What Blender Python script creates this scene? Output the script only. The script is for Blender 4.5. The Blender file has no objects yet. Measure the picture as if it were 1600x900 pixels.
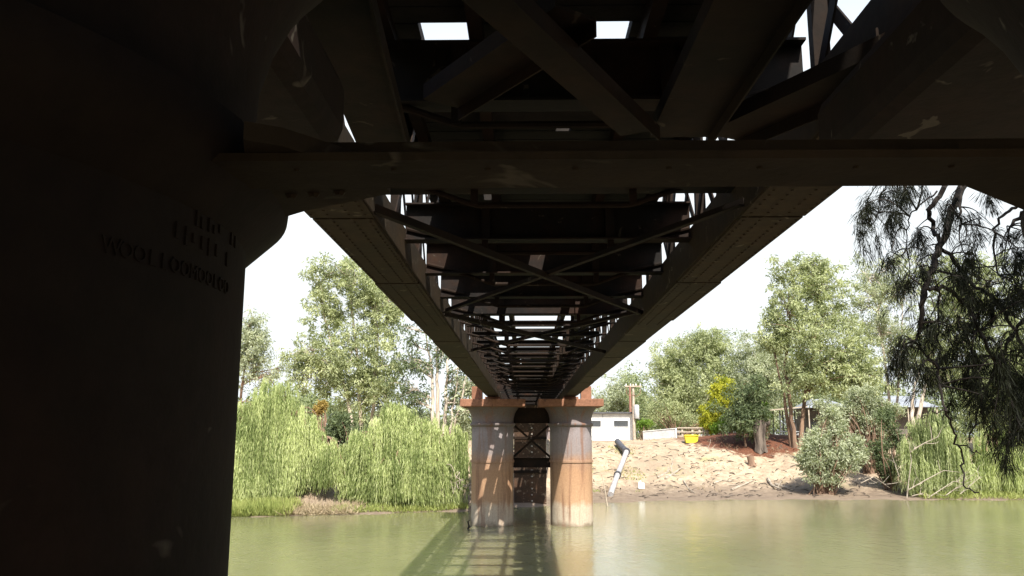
import bpy, bmesh, math, random
import numpy as np
from mathutils import Vector, Matrix
R = math.radians
SC = bpy.context.scene
COL = SC.collection
rng = np.random.default_rng(11)
random.seed(5)

# ------------------------------------------------------------------ camera
EYE = 4.10                       # eye height over the river level (z = 0)
PITCH, YAW, F = R(10.08), R(0.95), 1300.0     # F in pixels of the 1600 px wide photograph
cam = bpy.data.cameras.new('camera'); camo = bpy.data.objects.new('camera', cam); COL.objects.link(camo)
camo.location = (0, 0, EYE); camo.rotation_euler = (R(90)+PITCH, 0, YAW)
cam.sensor_width = 36; cam.lens = F/1600*36; cam.clip_start = 0.05; cam.clip_end = 3000
SC.camera = camo
CM = camo.rotation_euler.to_matrix()

# ------------------------------------------------------------------ sky, sun, exposure
SUN = Vector((0.23, -0.80, 1.0)).normalized()      # direction towards the sun
w = bpy.data.worlds.new("World"); SC.world = w; w.use_nodes = True
nt = w.node_tree; bg = nt.nodes['Background']
sky = nt.nodes.new('ShaderNodeTexSky'); sky.sky_type = 'NISHITA'; sky.sun_disc = False
sky.sun_elevation = math.asin(SUN.z); sky.sun_rotation = math.atan2(SUN.x, SUN.y)
sky.air_density = 1.0; sky.dust_density = 1.5; sky.ozone_density = 1.0; sky.altitude = 0
# bright white summer haze low in the sky, clear blue overhead
tc = nt.nodes.new('ShaderNodeTexCoord'); sx = nt.nodes.new('ShaderNodeSeparateXYZ'); nt.links.new(tc.outputs['Generated'], sx.inputs[0])
cn = nt.nodes.new('ShaderNodeTexNoise'); cn.inputs['Scale'].default_value = 2.2; cn.inputs['Detail'].default_value = 5; nt.links.new(tc.outputs['Generated'], cn.inputs['Vector'])
ad = nt.nodes.new('ShaderNodeMath'); ad.operation = 'MULTIPLY_ADD'; ad.inputs[1].default_value = 0.25; nt.links.new(cn.outputs['Fac'], ad.inputs[0]); nt.links.new(sx.outputs[2], ad.inputs[2])
mr = nt.nodes.new('ShaderNodeMapRange'); mr.interpolation_type = 'SMOOTHSTEP'
for k, v in (('From Min', 0.50), ('From Max', 0.80), ('To Min', 1.0), ('To Max', 0.0)): mr.inputs[k].default_value = v
nt.links.new(ad.outputs[0], mr.inputs['Value'])
hz = nt.nodes.new('ShaderNodeMix'); hz.data_type = 'RGBA'; hz.inputs[7].default_value = (3.35, 3.55, 3.65, 1)
nt.links.new(mr.outputs[0], hz.inputs[0]); nt.links.new(sky.outputs[0], hz.inputs[6])
nt.links.new(hz.outputs[2], bg.inputs[0]); bg.inputs[1].default_value = 0.15
sl = bpy.data.lights.new('sun', 'SUN'); sl.energy = 5.0; sl.angle = R(0.53); sl.color = (1.0, 0.945, 0.86)
so = bpy.data.objects.new('sun', sl); COL.objects.link(so); so.location = (20, -60, 80)
so.rotation_euler = SUN.to_track_quat('Z', 'Y').to_euler()
SC.view_settings.view_transform = 'Standard'; SC.view_settings.look = 'None'
SC.view_settings.exposure = 1.12; SC.view_settings.gamma = 1; SC.view_settings.use_curve_mapping = False
SC.cycles.max_bounces = 8; SC.cycles.diffuse_bounces = 4; SC.cycles.glossy_bounces = 3
SC.cycles.transparent_max_bounces = 4

# ------------------------------------------------------------------ measuring: pixel of the photograph -> point
def ray(px, py):
    return CM @ Vector(((px-800)/F, -(py-450)/F, -1.0))
def at(px, py, Y):
    d = ray(px, py); t = Y/d.y
    return Vector((d.x*t, Y, EYE+d.z*t))
def at_h(px, py, z):
    d = ray(px, py); t = (z-EYE)/d.z
    return Vector((d.x*t, d.y*t, z))
def mpp(Y): return Y*1.0/F/math.cos(PITCH)*1.0

# ------------------------------------------------------------------ objects and naming
def tag(o, label=None, cat=None, group=None, kind=None):
    if label: o['label'] = label
    if cat: o['category'] = cat
    if group: o['group'] = group
    if kind: o['kind'] = kind
    return o
def empty(name, loc, label=None, cat=None, group=None, rz=0):
    o = bpy.data.objects.new(name, None); COL.objects.link(o); o.location = loc; o.rotation_euler.z = rz
    o.empty_display_size = 0.3
    return tag(o, label, cat, group)
def link_mesh(name, me, mat, parent=None):
    o = bpy.data.objects.new(name, me); COL.objects.link(o)
    if mat: me.materials.append(mat)
    if parent is not None:
        o.parent = parent; o.matrix_parent_inverse = Matrix()
    return o
def copy_tree(o, parent=None):
    c = o.copy(); COL.objects.link(c)
    if parent is not None: c.parent = parent
    for ch in list(o.children): copy_tree(ch, c)
    return c

class MB:
    """collects shapes (world coordinates) into one mesh"""
    def __init__(s): s.v = []; s.f = []; s.sm = []
    def add(s, vs, fs, smooth=False):
        n = len(s.v); s.v += [tuple(v) for v in vs]
        s.f += [tuple(i+n for i in f) for f in fs]; s.sm += [smooth]*len(fs); return s
    def box(s, x0, x1, y0, y1, z0, z1):
        vs = [(x, y, z) for z in (z0, z1) for y in (y0, y1) for x in (x0, x1)]
        return s.add(vs, [(0,2,3,1),(4,5,7,6),(0,1,5,4),(2,6,7,3),(0,4,6,2),(1,3,7,5)])
    def bar(s, p, q, wd, th, up=(0,0,1)):
        """rectangular bar p->q; th along up, wd across"""
        p = Vector(p); q = Vector(q); d = (q-p).normalized(); u = Vector(up)
        sd = d.cross(u)
        if sd.length < 1e-4: sd = d.cross(Vector((1,0,0)))
        sd.normalize(); u = sd.cross(d).normalized()
        vs = []
        for c in (p, q):
            for a, b in ((-1,-1),(1,-1),(1,1),(-1,1)): vs.append(c+sd*(a*wd/2)+u*(b*th/2))
        return s.add(vs, [(3,2,1,0),(4,5,6,7),(0,1,5,4),(1,2,6,5),(2,3,7,6),(3,0,4,7)])
    def angle(s, p, q, leg, th, up=(0,0,1), side=1):
        """steel angle: one flat leg, one upright leg"""
        p = Vector(p); q = Vector(q); d = (q-p).normalized(); u = Vector(up); sd = d.cross(u).normalized()
        s.bar(p, q, leg, th, up)
        o = sd*(side*(leg/2-th/2))+u*(leg/2+th/2+0.001)
        return s.bar(p+o, q+o, th, leg, up)
    def tube(s, pts, rad, n=6, cap=True):
        pts = [Vector(p) for p in pts]; m = len(pts)
        if not hasattr(rad, '__len__'): rad = [rad]*m
        rings = []; prev = None
        for i, p in enumerate(pts):
            d = (pts[min(i+1, m-1)]-pts[max(i-1, 0)])
            d = d.normalized() if d.length > 1e-9 else Vector((0,0,1))
            a = prev if prev is not None else (Vector((1,0,0)) if abs(d.x) < 0.8 else Vector((0,1,0)))
            a = (a-d*a.dot(d)).normalized(); b = d.cross(a); prev = a
            rings.append([p+(a*math.cos(t)+b*math.sin(t))*rad[i] for t in [2*math.pi*k/n for k in range(n)]])
        vs = [v for r in rings for v in r]; fs = []
        for i in range(m-1):
            for k in range(n):
                k2 = (k+1) % n; fs.append((i*n+k, i*n+k2, (i+1)*n+k2, (i+1)*n+k))
        if cap: fs.append(tuple(range(n-1, -1, -1))); fs.append(tuple((m-1)*n+k for k in range(n)))
        return s.add(vs, fs, True)
    def lathe(s, cx, cy, prof, n=48):
        vs = [(cx+r*math.cos(2*math.pi*k/n), cy+r*math.sin(2*math.pi*k/n), z) for r, z in prof for k in range(n)]
        fs = []
        for i in range(len(prof)-1):
            for k in range(n):
                k2 = (k+1) % n; fs.append((i*n+k, i*n+k2, (i+1)*n+k2, (i+1)*n+k))
        fs.append(tuple(range(n-1, -1, -1))); fs.append(tuple((len(prof)-1)*n+k for k in range(n)))
        return s.add(vs, fs, True)
    def prism(s, poly, z0, z1):
        n = len(poly); vs = [(p[0], p[1], z0) for p in poly]+[(p[0], p[1], z1) for p in poly]
        return s.add(vs, [tuple(range(n-1,-1,-1)), tuple(range(n, 2*n))]+[(i, (i+1) % n, n+(i+1) % n, n+i) for i in range(n)])
    def rivet(s, p, r=0.016, down=(0,0,-1)):
        d = Vector(down).normalized(); a = d.orthogonal().normalized(); b = d.cross(a); p = Vector(p); n = 6
        vs = [p+(a*math.cos(2*math.pi*k/n)+b*math.sin(2*math.pi*k/n))*r for k in range(n)]
        vs += [p+(a*math.cos(2*math.pi*k/n)+b*math.sin(2*math.pi*k/n))*r*0.6+d*r*0.55 for k in range(n)]
        fs = [(k, (k+1) % n, n+(k+1) % n, n+k) for k in range(n)]+[tuple(range(n, 2*n))]
        return s.add(vs, fs, True)
    def build(s, name, mat, parent=None, bevel=0, autosmooth=True):
        me = bpy.data.meshes.new(name)
        if parent is not None:
            # parents sit at a location without rotation or scale, or a small rotation: go to local space
            M = parent.matrix_basis.copy(); pp = parent.parent
            while pp is not None: M = pp.matrix_basis @ M; pp = pp.parent
            I = M.inverted(); vs = [tuple(I @ Vector(v)) for v in s.v]
        else: vs = s.v
        me.from_pydata(vs, [], s.f)
        me.polygons.foreach_set('use_smooth', s.sm); me.update()
        if any(s.sm): 
            try: me.set_sharp_from_angle(angle=R(40))
            except Exception: pass
        o = link_mesh(name, me, mat, parent)
        if bevel:
            b = o.modifiers.new('bevel', 'BEVEL'); b.width = bevel; b.segments = 2; b.limit_method = 'ANGLE'
        return o

def unit(a): return a/np.maximum(np.linalg.norm(a, axis=-1, keepdims=True), 1e-9)
def leaf_mesh(name, P, D, L, W, mat, parent=None, bend=0.0, tone=None):
    """many diamond leaves: base P, direction D, length L, width W"""
    P = np.asarray(P, float); D = unit(np.asarray(D, float)); n = len(P)
    L = np.broadcast_to(L, (n,))[:, None]; W = np.broadcast_to(W, (n,))[:, None]
    rv = rng.normal(size=(n, 3)); S = unit(np.cross(D, rv)); N = np.cross(S, D)
    V = np.empty((n, 4, 3))
    V[:, 0] = P; V[:, 1] = P+D*L*0.45+S*W*0.5; V[:, 2] = P+D*L+N*L*bend; V[:, 3] = P+D*L*0.45-S*W*0.5
    V = V.reshape(-1, 3)
    if parent is not None: V = V-np.array(parent.location)
    me = bpy.data.meshes.new(name)
    me.vertices.add(4*n); me.vertices.foreach_set('co', V.ravel())
    me.loops.add(4*n); me.loops.foreach_set('vertex_index', np.arange(4*n, dtype=np.int32))
    me.polygons.add(n); me.polygons.foreach_set('loop_start', np.arange(0, 4*n, 4, dtype=np.int32))
    me.polygons.foreach_set('loop_total', np.full(n, 4, np.int32))
    me.update(calc_edges=True); me.validate()
    if tone is not None:
        at_ = me.attributes.new('tone', 'FLOAT', 'FACE'); at_.data.foreach_set('value', np.asarray(tone, np.float32))
    return link_mesh(name, me, mat, parent)

# ------------------------------------------------------------------ materials
def newmat(name):
    m = bpy.data.materials.new(name); m.use_nodes = True; t = m.node_tree; t.nodes.clear()
    out = t.nodes.new('ShaderNodeOutputMaterial'); return m, t, out
def N(t, kind, **kw):
    n = t.nodes.new(kind)
    for k, v in kw.items():
        if k.startswith('_'): setattr(n, k[1:], v)
        else: n.inputs[k.replace('_', ' ')].default_value = v
    return n
def noise(t, vec, scale, detail=4, rough=0.6, dist=0.0):
    n = N(t, 'ShaderNodeTexNoise', Scale=scale, Detail=detail, Roughness=rough, Distortion=dist)
    t.links.new(vec, n.inputs['Vector']); return n.outputs['Fac']
def ramp(t, fac, stops):
    r = t.nodes.new('ShaderNodeValToRGB'); cr = r.color_ramp
    while len(cr.elements) < len(stops): cr.elements.new(0.5)
    for e, (p, c) in zip(cr.elements, stops): e.position = p; e.color = (*c, 1) if len(c) == 3 else c
    t.links.new(fac, r.inputs[0]); return r.outputs[0]
def mixc(t, fac, a, b, mode='MIX'):
    m = t.nodes.new('ShaderNodeMix'); m.data_type = 'RGBA'; m.blend_type = mode
    for s, v in ((0, fac), (6, a), (7, b)):
        if hasattr(v, 'is_linked') or hasattr(v, 'node'): t.links.new(v, m.inputs[s])
        elif isinstance(v, (int, float)): m.inputs[s].default_value = v
        else: m.inputs[s].default_value = (*v, 1)
    return m.outputs[2]
def math_(t, op, a, b=None, c=None, clamp=False):
    m = t.nodes.new('ShaderNodeMath'); m.operation = op; m.use_clamp = clamp
    for i, v in enumerate((a, b, c)):
        if v is None: continue
        if hasattr(v, 'node'): t.links.new(v, m.inputs[i])
        else: m.inputs[i].default_value = v
    return m.outputs[0]
def world_pos(t): return t.nodes.new('ShaderNodeNewGeometry').outputs['Position']
def obj_pos(t): return t.nodes.new('ShaderNodeTexCoord').outputs['Object']
def finish(t, out, col, rough=0.8, bump=None, bstr=0.3, bdist=0.02, metal=0, spec=0.3):
    b = t.nodes.new('ShaderNodeBsdfPrincipled')
    if hasattr(col, 'node'): t.links.new(col, b.inputs['Base Color'])
    else: b.inputs['Base Color'].default_value = (*col, 1)
    if hasattr(rough, 'node'): t.links.new(rough, b.inputs['Roughness'])
    else: b.inputs['Roughness'].default_value = rough
    b.inputs['Metallic'].default_value = metal; b.inputs['Specular IOR Level'].default_value = spec
    if bump is not None:
        bn = N(t, 'ShaderNodeBump', Strength=bstr, Distance=bdist); t.links.new(bump, bn.inputs['Height'])
        t.links.new(bn.outputs[0], b.inputs['Normal'])
    t.links.new(b.outputs[0], out.inputs[0]); return b

def mat_simple(name, c1, c2, scale=3, rough=0.85, bstr=0.3, bdist=0.02, spec=0.25, lo=0.35, hi=0.65, stretch=None):
    m, t, out = newmat(name); p = world_pos(t)
    if stretch:
        mp = t.nodes.new('ShaderNodeMapping'); mp.inputs['Scale'].default_value = stretch; t.links.new(p, mp.inputs[0]); p = mp.outputs[0]
    f = noise(t, p, scale, 6, 0.65); f2 = noise(t, p, scale*5, 4, 0.7)
    col = ramp(t, f, [(lo, c1), (hi, c2)])
    col = mixc(t, 0.5, col, ramp(t, f2, [(0.3, (0.55, 0.55, 0.55)), (0.7, (1.2, 1.2, 1.2))]), 'MULTIPLY')
    finish(t, out, col, rough, f2, bstr, bdist, 0, spec); return m

def mat_iron(name, base, rust, pale, rustlo=0.5, palelo=0.66, spec=0.12):
    m, t, out = newmat(name); p = world_pos(t)
    f = noise(t, p, 1.3, 6, 0.65); g = noise(t, p, 9, 5, 0.7); h = noise(t, p, 4.2, 3, 0.6, 1.0)
    col = ramp(t, f, [(rustlo-0.12, base), (rustlo+0.14, rust)])
    col = mixc(t, ramp(t, h, [(palelo, (0,0,0)), (palelo+0.05, (1,1,1))]), col, pale)
    col = mixc(t, 0.6, col, ramp(t, g, [(0.3, (0.5,0.5,0.5)), (0.7, (1.25,1.25,1.25))]), 'MULTIPLY')
    finish(t, out, col, 0.8, g, 0.4, 0.008, 0.0, spec); return m

M = {}
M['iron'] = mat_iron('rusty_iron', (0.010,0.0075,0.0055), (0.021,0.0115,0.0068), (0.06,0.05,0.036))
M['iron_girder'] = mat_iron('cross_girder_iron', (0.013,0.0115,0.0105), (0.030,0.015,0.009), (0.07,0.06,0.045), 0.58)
M['dot_pale'] = mat_iron('pale_dot_paint', (0.34,0.32,0.28), (0.20,0.12,0.075), (0.42,0.40,0.36), 0.60)
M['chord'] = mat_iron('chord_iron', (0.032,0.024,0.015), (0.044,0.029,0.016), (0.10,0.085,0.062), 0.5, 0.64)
M['rust'] = mat_iron('orange_rust', (0.20,0.098,0.060), (0.26,0.13,0.08), (0.13,0.065,0.044), 0.5, 0.60)
M['added_pier'] = mat_iron('added_pier_iron', (0.040,0.029,0.021), (0.075,0.042,0.026), (0.16,0.12,0.085), 0.5, 0.6)
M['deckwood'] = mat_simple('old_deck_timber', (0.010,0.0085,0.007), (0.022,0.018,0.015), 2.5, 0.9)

def mat_column():
    m, t, out = newmat('pier_column_paint'); p = world_pos(t)
    sep = t.nodes.new('ShaderNodeSeparateXYZ'); t.links.new(p, sep.inputs[0])
    mp = t.nodes.new('ShaderNodeMapping'); mp.inputs['Scale'].default_value = (1.3, 1.3, 0.10); t.links.new(p, mp.inputs[0])
    n1 = noise(t, p, 1.1, 6, 0.65); n2 = noise(t, mp.outputs[0], 3.0, 5, 0.65); n3 = noise(t, p, 14, 4, 0.7)
    z = math_(t, 'ADD', sep.outputs[2], math_(t, 'MULTIPLY', math_(t, 'SUBTRACT', n1, 0.5), 0.9))
    z = math_(t, 'ADD', z, math_(t, 'MULTIPLY', math_(t, 'SUBTRACT', n2, 0.5), 0.35))
    zz = math_(t, 'DIVIDE', z, 6.0)
    col = ramp(t, zz, [(0.0, (0.20,0.16,0.11)), (0.035, (0.40,0.34,0.26)), (0.14, (0.42,0.34,0.25)), (0.185, (0.36,0.225,0.13)),
                       (0.40, (0.33,0.195,0.11)), (0.50, (0.28,0.175,0.115)), (0.56, (0.215,0.18,0.17)), (0.70, (0.225,0.195,0.195)), (0.76, (0.15,0.125,0.12)), (1.0, (0.12,0.09,0.08))])  # paint bands; topmost stops darkened for shade under the cap slab
    col = mixc(t, ramp(t, n2, [(0.50, (0,0,0)), (0.66, (0.75,0.75,0.75))]), col, (0.17, 0.085, 0.05))
    col = mixc(t, 0.5, col, ramp(t, n3, [(0.3, (0.6,0.6,0.6)), (0.7, (1.2,1.2,1.2))]), 'MULTIPLY')
    finish(t, out, col, 0.7, n3, 0.3, 0.01, 0, 0.3); return m
M['column'] = mat_column()
M['column_shade_tone'] = mat_iron('pier_iron_shade_tone', (0.017,0.0125,0.010), (0.024,0.014,0.0105), (0.085,0.075,0.06), 0.55, 0.655)  # copy of the pier columns, colour darkened to stand in for deep shade

def mat_leaf(name, dark, mid, light, scale=0.5, trans=0.42, rough=0.6):
    m, t, out = newmat(name); g = t.nodes.new('ShaderNodeNewGeometry')
    n = noise(t, g.outputs['Position'], scale, 3, 0.6)
    tn = t.nodes.new('ShaderNodeAttribute'); tn.attribute_name = 'tone'
    f = math_(t, 'ADD', math_(t, 'MULTIPLY', n, 0.85), math_(t, 'MULTIPLY', g.outputs['Random Per Island'], 0.32))
    f = math_(t, 'ADD', f, tn.outputs['Fac'])
    col = ramp(t, f, [(0.30, dark), (0.58, mid), (0.86, light)])
    b = t.nodes.new('ShaderNodeBsdfPrincipled'); t.links.new(col, b.inputs['Base Color'])
    b.inputs['Roughness'].default_value = rough; b.inputs['Specular IOR Level'].default_value = 0.12
    tr = t.nodes.new('ShaderNodeBsdfTranslucent'); t.links.new(mixc(t, 1.0, col, (1.1,1.15,0.7), 'MULTIPLY'), tr.inputs[0])
    ms = t.nodes.new('ShaderNodeMixShader'); ms.inputs[0].default_value = trans
    t.links.new(b.outputs[0], ms.inputs[1]); t.links.new(tr.outputs[0], ms.inputs[2]); t.links.new(ms.outputs[0], out.inputs[0]); return m
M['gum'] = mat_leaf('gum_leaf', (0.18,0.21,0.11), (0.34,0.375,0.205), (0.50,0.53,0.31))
M['gum_grey'] = mat_leaf('grey_gum_leaf', (0.20,0.225,0.145), (0.36,0.39,0.265), (0.51,0.54,0.38))
M['gum_dark'] = mat_leaf('dark_gum_leaf', (0.07,0.095,0.05), (0.13,0.165,0.085), (0.21,0.25,0.13))
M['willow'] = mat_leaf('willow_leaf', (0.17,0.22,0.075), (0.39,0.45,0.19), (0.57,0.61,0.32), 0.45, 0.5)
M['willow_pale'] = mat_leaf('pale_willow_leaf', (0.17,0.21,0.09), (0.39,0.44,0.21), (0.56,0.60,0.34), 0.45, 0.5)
M['yellow_leaf'] = mat_leaf('yellow_leaf', (0.20,0.24,0.03), (0.38,0.39,0.04), (0.56,0.53,0.08), 0.8)
M['bright_leaf'] = mat_leaf('bright_leaf', (0.08,0.14,0.02), (0.13,0.22,0.03), (0.20,0.30,0.05), 0.8)
M['orange_leaf'] = mat_leaf('orange_leaf', (0.25,0.20,0.06), (0.34,0.25,0.08), (0.42,0.30,0.10), 0.8)
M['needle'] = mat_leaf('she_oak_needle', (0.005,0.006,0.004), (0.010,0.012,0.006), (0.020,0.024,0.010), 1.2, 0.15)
M['grass'] = mat_leaf('grass_blade', (0.17,0.21,0.06), (0.30,0.34,0.11), (0.42,0.43,0.17), 0.6)
M['dry'] = mat_leaf('dry_blade', (0.22,0.165,0.105), (0.34,0.27,0.175), (0.47,0.40,0.27), 0.8, 0.2)
M['bark_pale'] = mat_simple('pale_gum_bark', (0.30,0.24,0.18), (0.55,0.48,0.40), 1.5, 0.85, 0.3, 0.03, 0.2, 0.35, 0.6, (1,1,0.25))
M['bark_brown'] = mat_simple('brown_gum_bark', (0.13,0.085,0.06), (0.26,0.17,0.115), 2, 0.9, 0.4, 0.03, 0.2, 0.35, 0.65, (1,1,0.2))
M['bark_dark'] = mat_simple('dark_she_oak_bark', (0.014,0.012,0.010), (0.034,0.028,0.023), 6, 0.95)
M['deadwood'] = mat_simple('bleached_dead_wood', (0.20,0.165,0.125), (0.40,0.35,0.28), 3, 0.9)
M['stumpwood'] = mat_simple('grey_stump_wood', (0.045,0.036,0.029), (0.16,0.13,0.105), 1.6, 0.9, 0.6, 0.05, 0.2, 0.4, 0.6, (1.5,1.5,0.3))
M['white'] = mat_simple('white_painted_board', (0.74,0.74,0.72), (0.82,0.82,0.80), 0.8, 0.7, 0.1)
M['greywall'] = mat_simple('pale_grey_sheet', (0.42,0.42,0.42), (0.52,0.52,0.52), 1.2, 0.6, 0.1)
M['darkmetal'] = mat_simple('dark_sheet', (0.06,0.06,0.065), (0.10,0.10,0.105), 2, 0.6)
M['glass'] = mat_simple('dark_window', (0.05,0.055,0.06), (0.09,0.095,0.10), 1, 0.25, 0.05, 0.01, 0.5)
M['pole'] = mat_simple('weathered_pole', (0.30,0.24,0.18), (0.48,0.42,0.34), 3, 0.9)
M['redpole'] = mat_simple('red_brown_pole', (0.22,0.11,0.08), (0.32,0.17,0.12), 3, 0.9)
M['yellow'] = mat_simple('yellow_paint', (0.70,0.58,0.03), (0.80,0.68,0.06), 2, 0.6, 0.1)
M['pipe_white'] = mat_simple('grey_white_pipe', (0.26,0.25,0.25), (0.42,0.41,0.40), 2.5, 0.6)
M['pipe_dark'] = mat_simple('black_pipe', (0.04,0.04,0.045), (0.09,0.09,0.095), 2.5, 0.5)
M['roof'] = mat_simple('pale_iron_roof', (0.17,0.185,0.20), (0.27,0.29,0.31), 1.0, 0.5, 0.1)
M['wall_house'] = mat_simple('house_wall', (0.10,0.085,0.07), (0.16,0.14,0.12), 1, 0.9)
M['hedge'] = mat_leaf('far_foliage', (0.13,0.16,0.075), (0.22,0.26,0.13), (0.34,0.38,0.20), 0.3, 0.35)

def mat_ground():
    m, t, out = newmat('bank_soil'); p = world_pos(t)
    sep = t.nodes.new('ShaderNodeSeparateXYZ'); t.links.new(p, sep.inputs[0])
    n1 = noise(t, p, 0.35, 6, 0.65); n2 = noise(t, p, 2.2, 6, 0.7); n3 = noise(t, p, 11, 4, 0.7)
    col = ramp(t, n2, [(0.28, (0.16,0.112,0.074)), (0.44, (0.33,0.255,0.175)), (0.70, (0.45,0.37,0.265))])
    nb = noise(t, p, 0.22, 5, 0.6, 0.8)
    col = mixc(t, ramp(t, nb, [(0.46, (0,0,0)), (0.60, (0.7,0.7,0.7))]), col, (0.255,0.195,0.135))
    # tufts of dry grass and weeds higher up the bank
    col = mixc(t, ramp(t, n1, [(0.56, (0,0,0)), (0.68, (0.6,0.6,0.6))]), col, (0.25,0.24,0.10))
    # red-brown soil heap between the trees (a patch of different soil, darkened for shade)
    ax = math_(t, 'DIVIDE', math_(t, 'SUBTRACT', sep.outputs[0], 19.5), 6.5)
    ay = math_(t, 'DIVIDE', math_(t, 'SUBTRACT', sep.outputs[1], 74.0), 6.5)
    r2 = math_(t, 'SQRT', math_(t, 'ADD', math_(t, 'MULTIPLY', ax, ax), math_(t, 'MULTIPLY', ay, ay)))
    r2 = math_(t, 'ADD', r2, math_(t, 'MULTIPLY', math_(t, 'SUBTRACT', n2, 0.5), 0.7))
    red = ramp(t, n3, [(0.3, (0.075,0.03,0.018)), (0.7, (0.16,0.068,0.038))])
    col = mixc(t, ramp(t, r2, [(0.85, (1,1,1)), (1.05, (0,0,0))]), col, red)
    # wet mud along the water line
    wet = math_(t, 'ADD', sep.outputs[2], math_(t, 'MULTIPLY', math_(t, 'SUBTRACT', n2, 0.5), 0.7))
    wetf = ramp(t, wet, [(0.22, (1,1,1)), (0.50, (0.75,0.75,0.75)), (1.15, (0,0,0))])
    col = mixc(t, wetf, col, ramp(t, n2, [(0.3, (0.14,0.105,0.075)), (0.7, (0.22,0.172,0.125))]))
    col = mixc(t, 0.5, col, ramp(t, n3, [(0.3, (0.6,0.6,0.6)), (0.7, (1.2,1.2,1.2))]), 'MULTIPLY')
    hb = math_(t, 'ADD', math_(t, 'MULTIPLY', n2, 0.8), math_(t, 'MULTIPLY', n3, 0.3))
    finish(t, out, col, 0.92, hb, 0.8, 0.16, 0, 0.15); return m
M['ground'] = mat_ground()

def mat_water():
    m, t, out = newmat('muddy_river_water'); p = world_pos(t)
    mp = t.nodes.new('ShaderNodeMapping'); mp.inputs['Scale'].default_value = (1, 0.55, 1); t.links.new(p, mp.inputs[0])
    a = noise(t, mp.outputs[0], 1.6, 4, 0.6); b = noise(t, mp.outputs[0], 7.0, 3, 0.6); c = noise(t, p, 0.12, 3, 0.5)
    hgt = math_(t, 'ADD', a, math_(t, 'MULTIPLY', b, 0.35))
    col = ramp(t, c, [(0.35, (0.132,0.132,0.066)), (0.65, (0.160,0.154,0.082))])
    bs = finish(t, out, col, 0.13, hgt, 0.42, 0.05, 0, 0.5); bs.inputs['IOR'].default_value = 1.33
    bs.inputs['Subsurface Weight'].default_value = 0.7; bs.inputs['Subsurface Scale'].default_value = 1.6; bs.inputs['Subsurface Radius'].default_value = (1, 1, 0.6); return m
M['water'] = mat_water()

# ------------------------------------------------------------------ terrain and river
SHX = [-400, -60, -14.5, -8, -3, 1, 4, 9, 16, 25, 40, 80, 400]
SHY = [44, 43, 44, 45.8, 47.6, 51, 53.2, 55, 56.2, 56, 56, 57, 60]
def shore(x): return np.interp(x, SHX, SHY)
def sst(a, b, x):
    u = np.clip((x-a)/(b-a), 0, 1); return u*u*(3-2*u)
def wob(x, y):
    return (np.sin(x*0.9+y*0.37)*np.cos(y*0.71-x*0.23)+0.6*np.sin(x*2.1-y*1.3+1.2)*np.sin(y*1.9+x*0.6)+0.35*np.sin(x*4.3+y*3.1)*np.cos(y*4.7-x*2.2))
def ground_z(x, y):
    x = np.asarray(x, float); y = np.asarray(y, float)
    d = y-shore(x)+0.35*np.sin(x*1.3)+0.2*np.sin(x*3.1+1)
    right = sst(1, 5, x)
    wd = 17*right+9*(1-right)
    zl = np.where(d < 0, d*0.35, 0)
    beach = 0.055*np.clip(d, 0, 60)*right+0.10*np.clip(d, 0, 10)*(1-right)
    rise = (3.62-0.055*20*right-0.10*9*(1-right))*sst(2.0, wd, d)
    zf = np.where(d < 0, zl, np.minimum(beach, 1.1)+rise)
    zf = zf+wob(x, y)*0.09*sst(0.5, 4, d)*(1-0.6*sst(18, 30, d))
    # low heap of red soil
    zf = zf+0.75*np.exp(-((x-19.5)/6.0)**2-((y-75)/4.5)**2)
    zn = 1.9-1.9*sst(5, 13, y)-0.32*np.clip(y-11.5, 0, 8)+wob(x, y)*0.05
    zn = zn+1.6*sst(-6, -16, y)+0.9*sst(7, 20, np.abs(x))*sst(6, -4, y)+2.6*sst(-22, -34, y)*sst(9, 4, np.abs(x-0.27))  # unseen rise of the near bank, added to block light under the deck
    z = np.where(y < 28, zn, zf)
    z = np.where((y >= 19) & (y < shore(x)-6), -2.2, z)
    return np.maximum(z, -2.2)
def gz(x, y): return float(ground_z(x, y))
def grid_axis(parts):
    out = []
    for a, b, n in parts: out += list(np.linspace(a, b, n, endpoint=False))
    out.append(parts[-1][1]); return np.array(out)
gx = grid_axis([(-900,-120,14),(-120,-30,36),(-30,45,250),(45,130,40),(130,900,14)])
gy = grid_axis([(-500,-10,16),(-10,20,46),(20,42,14),(42,84,170),(84,140,36),(140,1500,20)])
GX, GY = np.meshgrid(gx, gy); GZ = ground_z(GX, GY)
nx, ny = len(gx), len(gy)
me = bpy.data.meshes.new('ground')
vs = np.stack([GX, GY, GZ], -1).reshape(-1, 3)
idx = np.arange(nx*ny).reshape(ny, nx)
fs = np.stack([idx[:-1,:-1], idx[:-1,1:], idx[1:,1:], idx[1:,:-1]], -1).reshape(-1, 4)
me.from_pydata(vs.tolist(), [], fs.tolist()); me.polygons.foreach_set('use_smooth', [True]*len(fs)); me.update()
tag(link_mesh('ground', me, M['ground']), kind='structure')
wm = MB(); wm.add([(-900,6,0),(900,6,0),(900,70,0),(-900,70,0)], [(0,1,2,3)])
tag(wm.build('river', M['water']), kind='structure')

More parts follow.
